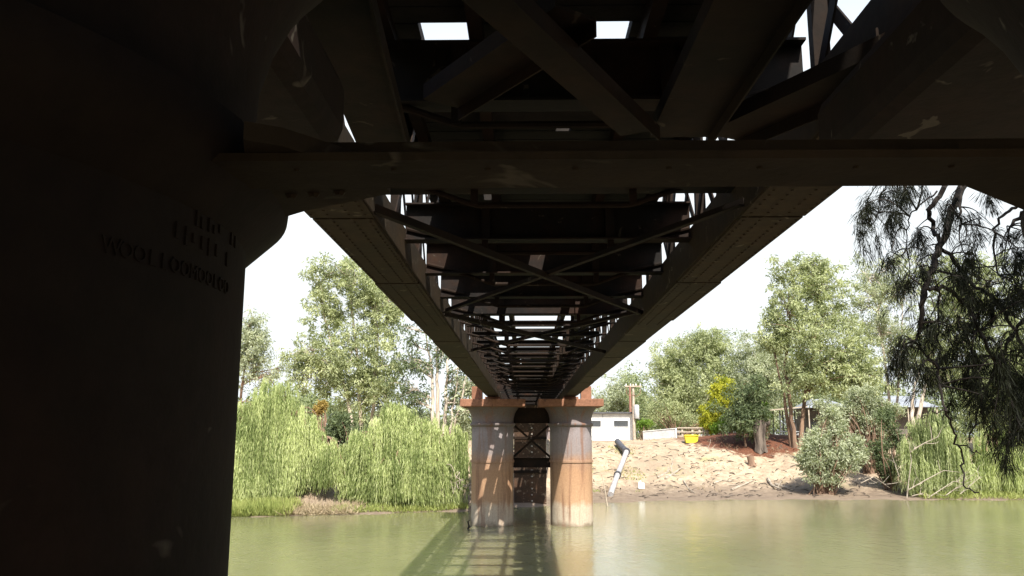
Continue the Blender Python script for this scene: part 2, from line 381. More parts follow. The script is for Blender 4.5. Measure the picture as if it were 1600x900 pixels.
# ------------------------------------------------------------------ the bridge
CXB = 0.27                        # centreline
XL, XR = CXB-1.86, CXB+1.86       # girder planes
HB = EYE+1.88                     # underside of the bottom chords
PIERS = (1.60, 40.5, 79.5)
PITCHG = 2.1
def make_span(y0, y1, label, first, deck, full=True, riv=0.0):
    root = empty('bridge_span', (CXB, y0, HB), label, 'bridge span', 'lattice girder spans of the bridge')
    for X in (XL, XR):
        s = -1 if X < CXB else 1
        m = MB()
        m.box(X-0.28, X+0.28, y0+0.03, y1-0.03, HB, HB+0.022)
        for dx in (-0.12, 0.12): m.box(X+dx-0.012, X+dx+0.012, y0+0.03, y1-0.03, HB+0.0225, HB+0.60)
        for dx in (-0.17, 0.17): m.box(X+dx-0.038, X+dx+0.038, y0+0.03, y1-0.03, HB+0.0225, HB+0.036)
        # cover plates of differing length under the flange, each with a visible end
        ys = y0+2.0
        k = 0
        while ys < y1-2:
            ln = 3.1 if k % 2 else 3.4
            m.box(X-0.275+0.012*(k % 2), X+0.275-0.012*(k % 2), ys, min(ys+ln-0.02, y1-0.5), HB-0.017-0.007*(k % 3), HB-0.0005)
            ys += ln; k += 1
        if riv:
            for yy in np.arange(y0+0.4, riv, 0.13):
                for dx in (-0.23, -0.09, 0.09, 0.23): m.rivet((X+dx, yy, HB-0.03), 0.015)
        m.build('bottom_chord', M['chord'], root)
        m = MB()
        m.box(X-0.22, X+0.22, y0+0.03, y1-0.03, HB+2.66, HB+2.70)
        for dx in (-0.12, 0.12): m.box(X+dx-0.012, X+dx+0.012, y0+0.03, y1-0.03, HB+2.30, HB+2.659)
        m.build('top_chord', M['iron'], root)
        m = MB(); z0, z1 = HB+0.20, HB+2.55
        st = PITCHG/2; n = int((y1-y0)/st)
        for i in range(-2, n+1):
            for sg, dx in ((1, 0.085), (-1, -0.085)):
                a = y0+i*st; b = a+PITCHG
                ya, yb = (a, b)
                za, zb = (z0, z1) if sg > 0 else (z1, z0)
                if ya < y0+0.05:
                    f = (y0+0.05-ya)/PITCHG; za = za+(zb-za)*f; ya = y0+0.05
                if yb > y1-0.05:
                    f = (yb-(y1-0.05))/PITCHG; zb = zb-(zb-za)*f*PITCHG/max(yb-ya, 0.01); yb = y1-0.05
                if yb-ya < 0.2: continue
                m.bar((X+dx, ya, za), (X+dx, yb, zb), 0.016, 0.11, (0,0,1))
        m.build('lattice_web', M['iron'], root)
        for j in range(int((y1-y0)/PITCHG)+1):
            yy = y0+0.15+j*PITCHG if j == 0 else y0+first+(j-1)*PITCHG
            if yy > y1-0.1: break
            m = MB(); m.box(X-0.06, X+0.06, yy-0.045, yy+0.045, HB+0.05, HB+2.6); m.build('web_stiffener', M['iron'], root)
    xa, xb = XL+0.133, XR-0.133
    j = 0; yy = y0+first
    while yy < y1-0.2:
        m = MB()
        zb = HB+0.47 if (not full or yy < 16.5) else HB+0.80
        m.box(xa, xb, yy-0.008, yy+0.008, zb, HB+0.89)
        m.box(xa, xb, yy-0.11, yy+0.11, zb-0.02, zb-0.0005)
        m.box(xa, xb, yy-0.11, yy+0.11, HB+0.8905, HB+0.91)
        for sx in (CXB-0.75, CXB+0.75): m.box(sx-0.05, sx+0.05, yy-0.07, yy-0.0085, zb+0.001, HB+0.889)
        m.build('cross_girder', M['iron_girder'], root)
        if full:
            m = MB(); z = HB+0.30; yr = yy-0.02
            m.tube([(XL+0.15, yr, HB+0.60), (XL+0.55, yr, HB+0.50), (CXB-0.80, yr, z+0.02), (CXB-0.72, yr, z), (CXB+0.72, yr, z), (CXB+0.80, yr, z+0.02), (XR-0.55, yr, HB+0.50), (XR-0.15, yr, HB+0.60)], 0.028, 8)
            for sx in (CXB-0.76, CXB+0.76): m.box(sx-0.035, sx+0.035, yr-0.035, yr+0.035, z, zb-0.021)
            m.build('truss_rod', M['iron'], root)
        yy += PITCHG; j += 1
    for sx in (CXB-0.62, CXB+0.62, CXB-1.25, CXB+1.25):
        m = MB(); hh = 0.16 if abs(sx-CXB) < 1 else 0.10
        m.box(sx-0.05, sx+0.05, y0+0.05, y1-0.05, HB+0.912, HB+0.912+hh)
        m.build('stringer', M['iron'], root)
    return root

main_span = make_span(PIERS[0], PIERS[1], 'dark rusty lattice girder span overhead, crossing the river to the pier in the water', 4.05, None, True, 14)
far_span = make_span(PIERS[1], PIERS[2], 'farther lattice girder span continuing beyond the pier in the water', 1.9, None, False)
near_span = make_span(-38.0, PIERS[0]-0.06, 'lattice girder span over the near bank, ending on the dark near pier', 1.0, None, False)

# lateral bracing of the bottom chords: X panels three girder bays long
def lateral(root, y0, y1):
    for (a, b), dz in (((XL+0.27, XR-0.27), 0.03), ((XR-0.27, XL+0.27), 0.075)):
        m = MB(); m.angle((a, y0, HB+dz), (b, y1, HB+dz), 0.062, 0.010)
        m.build('lateral_brace', M['iron'], root)
for k in range(2): lateral(main_span, 6.95+k*6.3, 6.95+(k+1)*6.3)
# end panel over the near pier: broad flat braces fanning out of one gusset
def pz(px, py, dz=0.06): return at_h(px, py, HB+dz)
fan = [((505,-60),(600,225),0.36), ((712,-60),(1000,205),0.27), ((1215,-60),(1062,212),0.40), ((1660,-25),(1128,212),0.30), ((900,20),(690,160),0.26), ((1410,60),(1425,175),0.25), ((1700,80),(1500,215),0.30)]
for i, (a, b, wd) in enumerate(fan):
    m = MB(); dz = 0.05+0.03*i
    A, B = pz(*a, dz), pz(*b, dz)
    m.bar(A, B, wd, 0.02); 
    d = (B-A).normalized(); sd = d.cross(Vector((0,0,1)))
    for sg in (1, -1):
        o = sd*(sg*(wd/2-0.006))+Vector((0,0,-0.0505 if sg > 0 else 0.0505)); m.bar(A+o, B+o, 0.012, 0.08)
    m.build('end_brace', M['iron'], main_span)

# deck: transverse planks and sleepers, close near the camera, mostly gone towards the far pier
def deck(root, y0, y1, gap_of, limit=100):
    m_stuff = MB(); n = 0; y = y0+0.1
    zt = HB+1.075
    parts = []
    while y < y1-0.15:
        wdt = 0.24; g = gap_of(y)
        for (a, b) in g:
            parts.append((a, b, y, y+wdt-0.012+0.0*random.random(), zt+random.uniform(0, 0.004)))
        y += wdt
    return parts
def split_row():
    g = random.uniform(-1.2, 0.55); h = random.uniform(0.12, 0.42); return [(CXB-1.32, CXB+g), (CXB+g+h, CXB+1.42)]
def main_gap(y):
    """the stretches of deck still planked at y: list of (x from, x to)"""
    full = [(CXB-1.32, CXB+1.42)]
    if 5.62 < y < 6.12: return [(CXB-1.32, -0.78), (-0.36, 0.17), (0.78, CXB+1.30)]
    if y < 7.0: return [(CXB-1.32, CXB+1.32)]
    if y < 15.5:
        return full if random.random() > 0.16 else split_row()
    r = random.random()
    if y < 18:
        if r < 0.45: return full
        return [(CXB-0.6, CXB+1.42)] if r < 0.75 else [(CXB+0.9, CXB+1.42)]
    if y > 31: return [(CXB-1.32, CXB-1.19), (CXB-0.95, CXB-0.50), (CXB-0.45, CXB+1.42)] if r < 0.6 else split_row()
    if r < 0.03: return [(CXB-0.9, CXB+1.42)]
    if r < 0.06: return [(CXB+0.2, CXB+1.42)]
    if r < 0.80: return [(CXB+0.95, CXB+1.42)]
    return []
ZT = HB+1.075
def build_deck(root, y0, y1, gap):
    planks = []; y = y0+0.1
    while y < y1-0.3:
        for a, b in gap(y): planks.append((a, b, y))
        y += 0.242
    near = planks[:99]; rest = planks[99:]
    for a, b, y in near:
        m = MB(); m.box(a, b, y, y+0.225, ZT, ZT+0.09); m.build('deck_plank', M['deckwood'], root)
    if rest:
        m = MB()
        for a, b, y in rest: m.box(a, b, y, y+0.225+0.012*random.random(), ZT, ZT+0.09)
        tag(m.build('deck_planking', M['deckwood'], root), kind='stuff')
random.seed(8)
build_deck(main_span, PIERS[0]+0.05, PIERS[1], main_gap)
build_deck(far_span, PIERS[1], PIERS[2], lambda y: [(CXB-0.9, CXB+1.42)] if random.random() < 0.6 else [(CXB+0.8, CXB+1.4)])
m = MB(); m.box(CXB-1.45, CXB+1.45, -37.9, PIERS[0]-0.2, ZT, ZT+0.09); m.build('deck', M['deckwood'], near_span)
for sp, (a, b) in ((main_span, (PIERS[0]+0.1, PIERS[1]-0.1)), (far_span, (PIERS[1]+0.1, PIERS[2]-0.1)), (near_span, (-37.8, PIERS[0]-0.1))):
    for sx in (CXB-0.62, CXB+0.62):
        m = MB(); m.box(sx-0.06, sx+0.06, a, b, ZT+0.095, ZT+0.115); m.box(sx-0.012, sx+0.012, a, b, ZT+0.1155, ZT+0.19); m.box(sx-0.032, sx+0.032, a, b, ZT+0.1905, ZT+0.225)
        m.build('rail', M['rust'], sp)

# piers: two cast columns with capitals, struts and bracing
def column_profile(zbot):
    E = EYE
    return [(1.0, zbot), (1.0, E-1.24), (1.035, E-1.235), (1.04, E-1.17), (1.035, E-1.115), (1.0, E-1.11),
            (1.0, E+0.415), (1.02, E+0.43), (1.065, E+0.475), (1.09, E+0.50), (1.095, E+0.55), (1.085, E+0.585), (1.03, E+0.60), (1.0, E+0.64),
            (1.01, E+0.85), (1.05, E+1.0), (1.12, E+1.15), (1.20, E+1.27), (1.26, E+1.34), (0.8, E+1.345)]
def make_pier(y, label, zbot, cm, detail=True):
    root = empty('bridge_pier', (CXB, y, zbot), label, 'bridge pier', 'twin column bridge piers')
    for X in (XL-0.01, XR+0.01):
        m = MB(); m.lathe(X, y, column_profile(zbot), 64); c = m.build('column', cm, root)
        m = MB()
        m.box(X-1.47, X+1.47 if X > CXB else CXB-0.30, y-1.5, y+1.5, EYE+1.346, EYE+1.70) if X < CXB else m.box(CXB+0.30, X+1.47, y-1.5, y+1.5, EYE+1.346, EYE+1.70)
        m.build('cap_slab', M['rust'] if cm is M['column'] else M['column_shade_tone'], root, 0.03)
        m = MB(); m.box(X-0.36, X+0.36, y-0.55, y+0.55, EYE+1.701, EYE+1.84); m.build('bearing_block', M['rust'] if cm is M['column'] else M['column_shade_tone'], root)
        m = MB()
        sx = X-0.75 if X < CXB else X+0.75
        m.box(sx-0.25, sx+0.25, y-0.3, y+0.3, EYE+1.701, EYE+2.35); m.build('pedestal', M['rust'] if cm is M['column'] else M['column_shade_tone'], root)
    a, b = XL+0.97, XR-0.97
    for H0, H1 in ((0.62, 1.30), (-1.45, -1.05)):
        m = MB(); m.box(a, b, y-0.012, y+0.012, EYE+H0, EYE+H1)
        for hz in (H0, H1): m.box(a, b, y-0.13, y+0.13, EYE+hz-0.012, EYE+hz+0.012) if False else m.box(a, b, y-0.13, y+0.13, EYE+hz+(0.0005 if hz == H1 else -0.0245), EYE+hz+(0.0245 if hz == H1 else -0.0005))
        m.build('strut', M['iron'], root)
    for s in (1, -1):
        m = MB(); m.angle((a if s > 0 else b, y+0.03*s, EYE-1.0), (b if s > 0 else a, y+0.03*s, EYE+0.55), 0.10, 0.014, (0,1,0))
        m.build('diagonal_brace', M['iron'], root)
    return root
pier_river = make_pier(PIERS[1], 'rusty twin column pier standing in the river in bright sun', -2.6, M['column'])
pier_bank = make_pier(PIERS[2], 'far pier up on the bank, almost hidden behind the added dark pier', 1.5, M['column'])
ab = empty('added_pier', (CXB, 52.3, 0.2), 'narrow dark pier added on the far bank to darken the gap between the two river columns', 'bridge pier')
m = MB(); m.box(CXB-1.0, CXB+0.95, 51.5, 53.2, -1.5, HB-0.02); m.build('shaft', M['added_pier'], ab)  # dark block added to darken the gap between the river columns
m = MB()
for k in range(16):
    m.lathe(CXB+0.08, 51.49, [(0.03, 0.2+k*0.36), (0.055, 0.22+k*0.36), (0.055, 0.27+k*0.36), (0.03, 0.29+k*0.36)], 8)  # pale dots standing in for light spots in the bridge shadow
tag(m.build('pale_dots', M['dot_pale'], ab), kind='stuff')
for zz in (1.9, 3.9):
    m = MB(); m.box(CXB-1.04, CXB+0.99, 51.43, 51.497, zz, zz+0.16); m.build('band', M['iron'], ab)
# near pier, in shade: same columns, front strut and gussets at the lower moulding
near_pier = empty('bridge_pier', (CXB, PIERS[0], 1.2), 'black shaded pier close at left with raised lettering on its column', 'bridge pier', 'twin column bridge piers')
NX = (XL-0.02, XR+0.12)
for X in NX:
    m = MB(); m.lathe(X, PIERS[0], column_profile(0.8), 128); c = m.build('column', M['column_shade_tone'], near_pier)
    m = MB(); m.box(X-1.47 if X < CXB else X-0.75, X+0.75 if X < CXB else X+1.47, PIERS[0]-1.5, PIERS[0]+(2.2 if X < CXB else 2.55), EYE+1.346, EYE+1.70); m.build('cap_slab', M['column_shade_tone'], near_pier, 0.08)
    m = MB(); m.box(X-0.36, X+0.36, PIERS[0]-0.6, PIERS[0]+0.6, EYE+1.701, EYE+1.84); m.build('bearing_block', M['column_shade_tone'], near_pier)
m = MB()
m.box(XL+0.85, XR-0.85, 1.405, 1.575, EYE+0.480, EYE+0.495); m.box(XL+0.85, XR-0.85, 1.559, 1.575, EYE+0.4955, EYE+0.57)
for xx in np.arange(XL+1.0, XR-0.9, 0.17): m.rivet((xx+random.uniform(-.03,.03), 1.452, EYE+0.479), 0.006)
m.build('strut', M['chord'], near_pier)
gp = [at_h(*q, EYE+0.50) for q in ((395,352), (478,327), (610,300), (600,286), (560,262), (440,225), (380,215))]
m = MB(); m.prism([(p.x, p.y) for p in gp][::-1], EYE+0.4965, EYE+0.53)
for q in ((455,305), (490,303), (530,300), (470,285), (520,280), (450,262), (500,268)):
    p = at_h(*q, EYE+0.496); m.rivet(p, 0.014)
m.build('gusset_plate', M['chord'], near_pier)
gp = [at_h(*q, EYE+0.50) for q in ((1510,289), (1600,326), (1660,352), (1700,240), (1500,245))]
m = MB(); m.prism([(p.x, p.y) for p in gp][::-1], EYE+0.4965, EYE+0.53); m.build('gusset_plate', M['chord'], near_pier)
# raised lettering cast on the near column (worn)
def wrap_text(txt, size, ang0, zc, X, Y, r, depth, step):
    bm_out = MB()
    for i, ch in enumerate(txt):
        if ch == ' ': continue
        cu = bpy.data.curves.new('letter', 'FONT'); cu.body = ch; cu.size = size; cu.extrude = depth; cu.align_x = 'CENTER'; cu.resolution_u = 3
        o = bpy.data.objects.new('letter', cu); COL.objects.link(o)
        dg = bpy.context.evaluated_depsgraph_get(); me = bpy.data.meshes.new_from_object(o.evaluated_get(dg))
        bpy.data.objects.remove(o); bpy.data.curves.remove(cu)
        a = ang0+i*step
        vs = []
        for v in me.vertices:
            th = a+v.co.x/r; rr = r+v.co.z-depth*0.2
            vs.append((X+rr*math.cos(th), Y+rr*math.sin(th), zc+v.co.y))
        bm_out.add(vs, [tuple(p.vertices) for p in me.polygons]); bpy.data.meshes.remove(me)
    return bm_out
def ang_of(px, py):
    d = ray(px, py); ox, oy = -NX[0], -PIERS[0]
    A = d.x*d.x+d.y*d.y; B = 2*(ox*d.x+oy*d.y); Cc = ox*ox+oy*oy-1.0
    t = (-B-math.sqrt(max(B*B-4*A*Cc, 0)))/(2*A)
    return math.atan2(oy+d.y*t, ox+d.x*t), EYE+d.z*t
a0, zz0 = ang_of(172, 395); a1, zz1 = ang_of(352, 445)
st = (a1-a0)/12
m = wrap_text('WOOLLOOMOOLOO', abs(st)*1.25, a0, (zz0+zz1)/2-0.01, NX[0], PIERS[0], 1.0, 0.0045, st)
m.build('raised_lettering', M['column_shade_tone'], near_pier)
# two higher lines too worn to read: stubs of the letter strokes only
for (p0, p1) in (((258,370),(366,402)), ((284,338),(366,372))):
    b0, y0_ = ang_of(*p0); b1, y1_ = ang_of(*p1); zc = (y0_+y1_)/2; n = 11
    for i in range(n):
        if random.random() < 0.25: continue
        th = b0+(b1-b0)*(i+random.uniform(-0.2, 0.2))/(n-1); r0 = 1.0005; m = MB()
        h = random.uniform(0.014, 0.036); c = Vector((NX[0]+r0*math.cos(th), PIERS[0]+r0*math.sin(th), zc+random.uniform(-0.006, 0.006)))
        m.bar(c-Vector((0,0,h/2)), c+Vector((0,0,h/2)), 0.009, 0.006, (math.cos(th), math.sin(th), 0))
        m.build('worn_letter', M['column_shade_tone'], near_pier)

# ------------------------------------------------------------------ vegetation builders
def curve_pts(a, b, sag=0.0, wobble=0.1, n=5):
    a = Vector(a); b = Vector(b); L = (b-a).length; out = []
    o1 = Vector(rng.normal(size=3))*wobble*L; 
    for i in range(n):
        t = i/(n-1); p = a.lerp(b, t)+o1*math.sin(math.pi*t)+Vector((0,0,sag*L*math.sin(math.pi*t))); out.append(p)
    return out
def clump_leaves(C, rad, per, hang=0.5, flat=0.8):
    C = np.asarray(C); n = len(C); idx = np.repeat(np.arange(n), per); k = len(idx)
    off = rng.normal(size=(k, 3)); off = unit(off)*(rng.random((k, 1))**0.45)
    P = C[idx]+off*np.asarray(rad)[idx][:, None]*np.array([1, 1, flat])
    D = rng.normal(size=(k, 3))*0.75+off*0.4; D[:, 2] -= hang
    return P, D
def loose_lobe(c, r, n):
    d = rng.normal(size=(n, 3))*0.52; L = np.linalg.norm(d, axis=1, keepdims=True); d = np.where(L > 1.45, d/L*1.3, d)
    return np.array(c)+d*np.array(r)
def sample_lobe(c, r, n, shell=0.35):
    d = unit(rng.normal(size=(n, 3))); rr = (shell+(1-shell)*rng.random((n, 1)))
    return np.array(c)+d*rr*np.array(r)
def tree(name, label, cat, group, Y, lobes, trunks, leafmat='gum', bark='bark_pale', dens=1.0, leaf=(0.34, 0.10), per=46, crad=0.6, hang=0.6, tr=0.16, depth=1.0, zbase=None):
    """lobes: (px, py, rx, ry) of the leaf masses as measured; trunks: lists of (px, py) from the foot up"""
    bx = at(trunks[0][0][0], trunks[0][0][1], Y).x
    base = Vector((bx, Y, gz(bx, Y) if zbase is None else zbase))
    root = empty(name, base, label, cat, group)
    mp = mpp(Y); tm = MB(); tops = []
    for tp in trunks:
        pts = [at(px, py, Y+0.3*math.sin(px)) for px, py in tp]
        pts[0].z = gz(pts[0].x, pts[0].y)-0.15 if zbase is None else zbase
        fine = []
        for i in range(len(pts)-1):
            for k in range(4):
                t = k/4; fine.append(pts[i].lerp(pts[i+1], t)+Vector((rng.normal()*0.05, rng.normal()*0.05, 0))*(0 if (i == 0 and k == 0) else 1))
        fine.append(pts[-1]); n = len(fine)
        tm.tube(fine, [tr*(1.0-0.75*i/(n-1))*(1.35 if i == 0 else 1) for i in range(n)], 8)
        tops += fine[n//3:]
    Cs = []; Rs = []
    extra = []
    for i, a in enumerate(lobes):
        o = sorted(lobes, key=lambda q: (q[0]-a[0])**2+(q[1]-a[1])**2)
        if len(o) > 2: extra.append(((a[0]+o[1][0])/2+rng.normal()*6, (a[1]+o[1][1])/2+rng.normal()*6, (a[2]+o[1][2])*0.42, (a[3]+o[1][3])*0.42))
    for (px, py, rx, ry) in list(lobes)+extra:
        c = at(px, py, Y); r = (rx*1.12*mp, min(rx, ry*1.3)*mp*depth, ry*1.10*mp)
        c = c+Vector((0, rng.normal()*0.25*r[0], 0))
        n = max(6, int(dens*5.2*(r[0]*r[2])/(crad*crad)))
        S = loose_lobe(c, r, n)
        Cs.append(S); Rs.append(crad*rng.uniform(0.45, 1.15, n))
        near = min(tops, key=lambda q: (q-(c-Vector((0,0,r[2]*0.8)))).length)
        tm.tube(curve_pts(near, c, 0.05, 0.07, 6), [tr*0.5*(1-0.8*i/5) for i in range(6)], 6)
        for s in S[::max(1, n//9)]:
            sv = Vector(s); mid = near.lerp(c, random.uniform(0.35, 0.95))
            tm.tube(curve_pts(mid, sv, 0.04, 0.10, 4), [tr*0.2, tr*0.15, tr*0.1, tr*0.05], 5)
    tm.build('trunk', M[bark], root)
    C = np.concatenate(Cs); Rd = np.concatenate(Rs)
    P, D = clump_leaves(C, Rd, per, hang)
    k = len(P)
    tone = np.repeat(rng.normal(size=len(C))*0.10, per)
    leaf_mesh('crown', P, D, leaf[0]*rng.uniform(0.6, 1.25, k), leaf[1]*rng.uniform(0.7, 1.2, k), M[leafmat], root, 0, tone)
    return root

def willow(label, Y, boughs, foot, leafmat='willow', per_b=15, ln=(1.2, 3.6), zlow=0.15, group='weeping willows on the far bank'):
    """boughs: (px, py, rx, ry, n): n arching boughs over that ellipse, each shedding hanging strands"""
    fx = at(foot[0], foot[1], Y).x
    root = empty('willow_tree', (fx, Y+1.5, gz(fx, Y+1.5)), label, 'willow', group)
    tm = MB(); mp = mpp(Y); PP = []; DD = []; TT = []
    trunk_top = Vector((fx, Y+1.5, at(foot[0], foot[2], Y).z))
    tm.tube(curve_pts((fx, Y+1.5, root.location.z-0.1), trunk_top, 0, 0.05, 6), [0.32, 0.27, 0.24, 0.2, 0.17, 0.12], 8)
    for (px, py, rx, ry, n) in boughs:
        c = at(px, py, Y); tl = rng.normal()*0.07
        for _ in range(int(n*1.9)):
            th = rng.random()*2*math.pi; u = math.sqrt(rng.random())
            ex, ez = math.cos(th)*u, math.sin(th)*u
            dep = math.sqrt(max(0, 1-u*u))*(-1 if rng.random() < 0.72 else 1)
            p = Vector((c.x+ex*rx*mp, c.y+dep*rx*mp*0.55+0.4, c.z+ez*ry*mp))
            if rng.random() < 0.35: tm.tube(curve_pts(trunk_top.lerp(c, 0.3), p, 0.12, 0.06, 5), [0.07, 0.05, 0.035, 0.025, 0.012], 5)
            bw = rng.uniform(0.10, 0.34); tn = tl+rng.normal()*0.17; ang = rng.uniform(0, 2*math.pi)
            bdr = rng.normal()*0.12; zlb = zlow+abs(rng.normal())*0.45
            for s in range(per_b):
                q = rng.normal(size=2)*bw*0.6; st = np.array([p.x+q[0], p.y+q[1]*0.7, p.z-0.5*(q@q)+rng.normal()*0.10])
                zl = max(zlb, float(ground_z(st[0], st[1]))*0.6+0.1)
                L = min(rng.uniform(*ln), max(0.4, st[2]-zl-rng.random()*0.5))
                k = int(L/0.085)+2; t = np.linspace(0, 1, k)
                out = np.array([q[0], q[1]-0.15])/(np.linalg.norm(q)+0.3)
                rr = 0.30*(1-np.exp(-t*3.5)); drift = rng.normal()*0.06+bdr
                pts = np.stack([st[0]+out[0]*rr+drift*t*t, st[1]+out[1]*rr, st[2]-L*t+0.16*np.sin(np.minimum(t*4, math.pi))], -1)
                pts += rng.normal(size=pts.shape)*0.010
                d = np.gradient(pts, axis=0); d = unit(d)+rng.normal(size=pts.shape)*np.array([0.07, 0.07, 0.03])
                PP.append(pts); DD.append(d); TT.append(np.full(k, tn+rng.normal()*0.09))
    P = np.concatenate(PP); D = np.concatenate(DD); k = len(P)
    tm.build('trunk', M['bark_brown'], root)
    leaf_mesh('crown', P, D, rng.uniform(0.18, 0.32, k), rng.uniform(0.024, 0.038, k), M[leafmat], root, 0, np.concatenate(TT))
    return root

def shrub(label, cat, Y, lobes, leafmat, group=None, name='shrub', leaf=(0.26, 0.085), per=44, crad=0.5, dens=1.0, hang=0.2, foot=None, bark='bark_brown'):
    px0 = sum(l[0] for l in lobes)/len(lobes) if foot is None else foot
    x = at(px0, 700, Y).x; root = empty(name, (x, Y, gz(x, Y)), label, cat, group); mp = mpp(Y)
    Cs = []; Rs = []; tm = MB(); b0 = Vector((x, Y, gz(x, Y)-0.1))
    for (px, py, rx, ry) in lobes:
        c = at(px, py, Y); r = (rx*mp, rx*mp*0.9, ry*mp)
        n = max(6, int(dens*6.5*(r[0]*r[2])/(crad*crad)))
        S = sample_lobe(c, (max(r[0]-crad*0.5, 0.1), max(r[1]-crad*0.5, 0.1), max(r[2]-crad*0.4, 0.1)), n, 0.3)
        Cs.append(S); Rs.append(crad*rng.uniform(0.6, 1.15, n))
        for s in S[::max(1, n//8)]:
            q = b0+Vector((rng.normal()*0.25*r[0], rng.normal()*0.1, 0)); q.z = gz(q.x, q.y)-0.05
            tm.tube(curve_pts(q, s, 0.02, 0.08, 5), [0.055, 0.045, 0.035, 0.022, 0.010], 5)
    tm.build('stem', M[bark], root)
    P, D = clump_leaves(np.concatenate(Cs), np.concatenate(Rs), per, hang); k = len(P)
    leaf_mesh('foliage', P, D, leaf[0]*rng.uniform(0.6, 1.25, k), leaf[1]*rng.uniform(0.7, 1.2, k), M[leafmat], root)
    return root

# ------------------------------------------------------------------ left bank
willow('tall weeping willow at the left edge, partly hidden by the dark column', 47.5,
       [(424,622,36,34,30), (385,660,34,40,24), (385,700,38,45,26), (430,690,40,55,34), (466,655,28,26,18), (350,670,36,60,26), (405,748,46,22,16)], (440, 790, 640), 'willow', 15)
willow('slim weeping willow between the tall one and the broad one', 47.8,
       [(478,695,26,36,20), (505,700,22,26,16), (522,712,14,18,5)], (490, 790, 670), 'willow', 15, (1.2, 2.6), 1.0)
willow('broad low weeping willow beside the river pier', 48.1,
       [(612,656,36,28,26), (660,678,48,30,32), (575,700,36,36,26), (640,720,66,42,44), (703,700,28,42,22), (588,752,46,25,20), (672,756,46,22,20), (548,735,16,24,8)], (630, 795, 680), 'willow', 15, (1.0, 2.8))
LT = 'tall gum trees on the left bank'
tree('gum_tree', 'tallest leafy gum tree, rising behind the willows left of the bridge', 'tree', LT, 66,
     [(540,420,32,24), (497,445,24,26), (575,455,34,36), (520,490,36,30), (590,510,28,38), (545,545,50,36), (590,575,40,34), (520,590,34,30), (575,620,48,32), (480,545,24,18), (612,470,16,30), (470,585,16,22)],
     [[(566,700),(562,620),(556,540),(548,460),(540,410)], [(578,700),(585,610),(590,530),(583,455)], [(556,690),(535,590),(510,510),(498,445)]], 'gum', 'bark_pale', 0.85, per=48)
tree('gum_tree', 'sparse grey gum tree just right of the dark column', 'tree', LT, 74,
     [(388,508,26,22), (402,535,20,18), (380,560,28,24), (398,585,24,18), (352,530,30,40), (440,575,14,12)],
     [[(372,700),(376,620),(384,550),(388,505)]], 'gum_grey', 'bark_brown', 0.75, per=40)
tree('gum_tree', 'pale trunked gum trees with thin dark crowns beside the girder', 'tree', LT, 63,
     [(650,515,22,16), (690,545,22,18), (640,560,20,26), (632,600,16,26), (668,575,16,20), (716,590,20,20), (735,560,18,22), (660,625,22,18), (730,630,22,22), (700,620,18,16)],
     [[(679,700),(676,640),(674,575),(665,520)], [(683,700),(684,610),(682,550),(690,510)], [(692,700),(696,630),(700,570),(706,520)]], 'gum_dark', 'bark_pale', 0.62, per=34, crad=0.65, tr=0.17)
tree('gum_tree', 'leaning thin gum tree showing behind the rusty pier cap', 'tree', LT, 60,
     [(722,610,14,14), (738,640,18,16), (718,650,16,16), (742,590,12,16)],
     [[(705,700),(714,650),(726,600),(740,560)], [(700,700),(706,660),(712,620),(716,575)]], 'gum_grey', 'bark_pale', 0.6, per=30, crad=0.5, tr=0.10)
shrub('dark leafy bush in the gap between the willows', 'bush', 52.5, [(535,662,26,24), (556,685,22,34), (520,690,24,32), (540,715,26,30), (510,730,24,26)], 'gum_dark', 'bushes on the left bank', 'bush', foot=540)
shrub('small bush with orange leaves between the willow tops', 'bush', 57.5, [(504,632,9,9), (496,640,8,8)], 'orange_leaf', 'bushes on the left bank', 'bush', leaf=(0.2,0.08), crad=0.3, dens=1.6)
shrub('grey green bush behind the pale gum trunks', 'bush', 66, [(610,650,30,22), (650,655,30,20), (690,665,30,20), (735,680,18,30)], 'gum_grey', 'bushes on the left bank', 'bush')

# ------------------------------------------------------------------ right bank trees
RT = 'tall gum trees on the right bank'
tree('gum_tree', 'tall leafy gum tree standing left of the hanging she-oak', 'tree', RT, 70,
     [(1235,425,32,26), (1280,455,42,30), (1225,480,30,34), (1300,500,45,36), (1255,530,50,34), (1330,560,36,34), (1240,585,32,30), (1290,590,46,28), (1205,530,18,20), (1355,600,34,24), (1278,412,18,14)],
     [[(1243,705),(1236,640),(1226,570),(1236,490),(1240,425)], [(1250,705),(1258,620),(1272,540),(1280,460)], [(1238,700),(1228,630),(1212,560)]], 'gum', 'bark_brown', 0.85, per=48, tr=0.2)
tree('gum_tree', 'broad rounded gum tree behind the grey wall', 'tree', RT, 96,
     [(1070,560,40,30), (1110,545,34,22), (1050,595,28,34), (1090,605,46,38), (1130,590,32,34), (1060,640,28,24), (1110,645,34,24), (1035,575,14,20), (1095,535,30,14)],
     [[(1090,690),(1088,630),(1080,570)], [(1105,690),(1110,630),(1118,560)]], 'gum', 'bark_pale', 1.5, per=48, crad=0.75)
tree('gum_tree', 'second rounded gum tree right of the broad one', 'tree', RT, 92,
     [(1180,550,32,26), (1205,585,34,34), (1165,600,28,34), (1195,630,36,26), (1160,640,30,24)],
     [[(1183,690),(1184,640),(1182,560)], [(1172,690),(1168,640),(1170,590)]], 'gum_grey', 'bark_pale', 1.5, per=46, crad=0.75)
tree('gum_tree', 'hazy far gum tree above the white boathouse', 'tree', RT, 120,
     [(950,620,30,24), (975,605,24,18), (985,640,26,24), (945,650,30,22), (1005,650,20,20)],
     [[(965,690),(964,640),(962,605)]], 'gum_grey', 'bark_pale', 0.9, per=40, crad=0.85, leaf=(0.42,0.13))
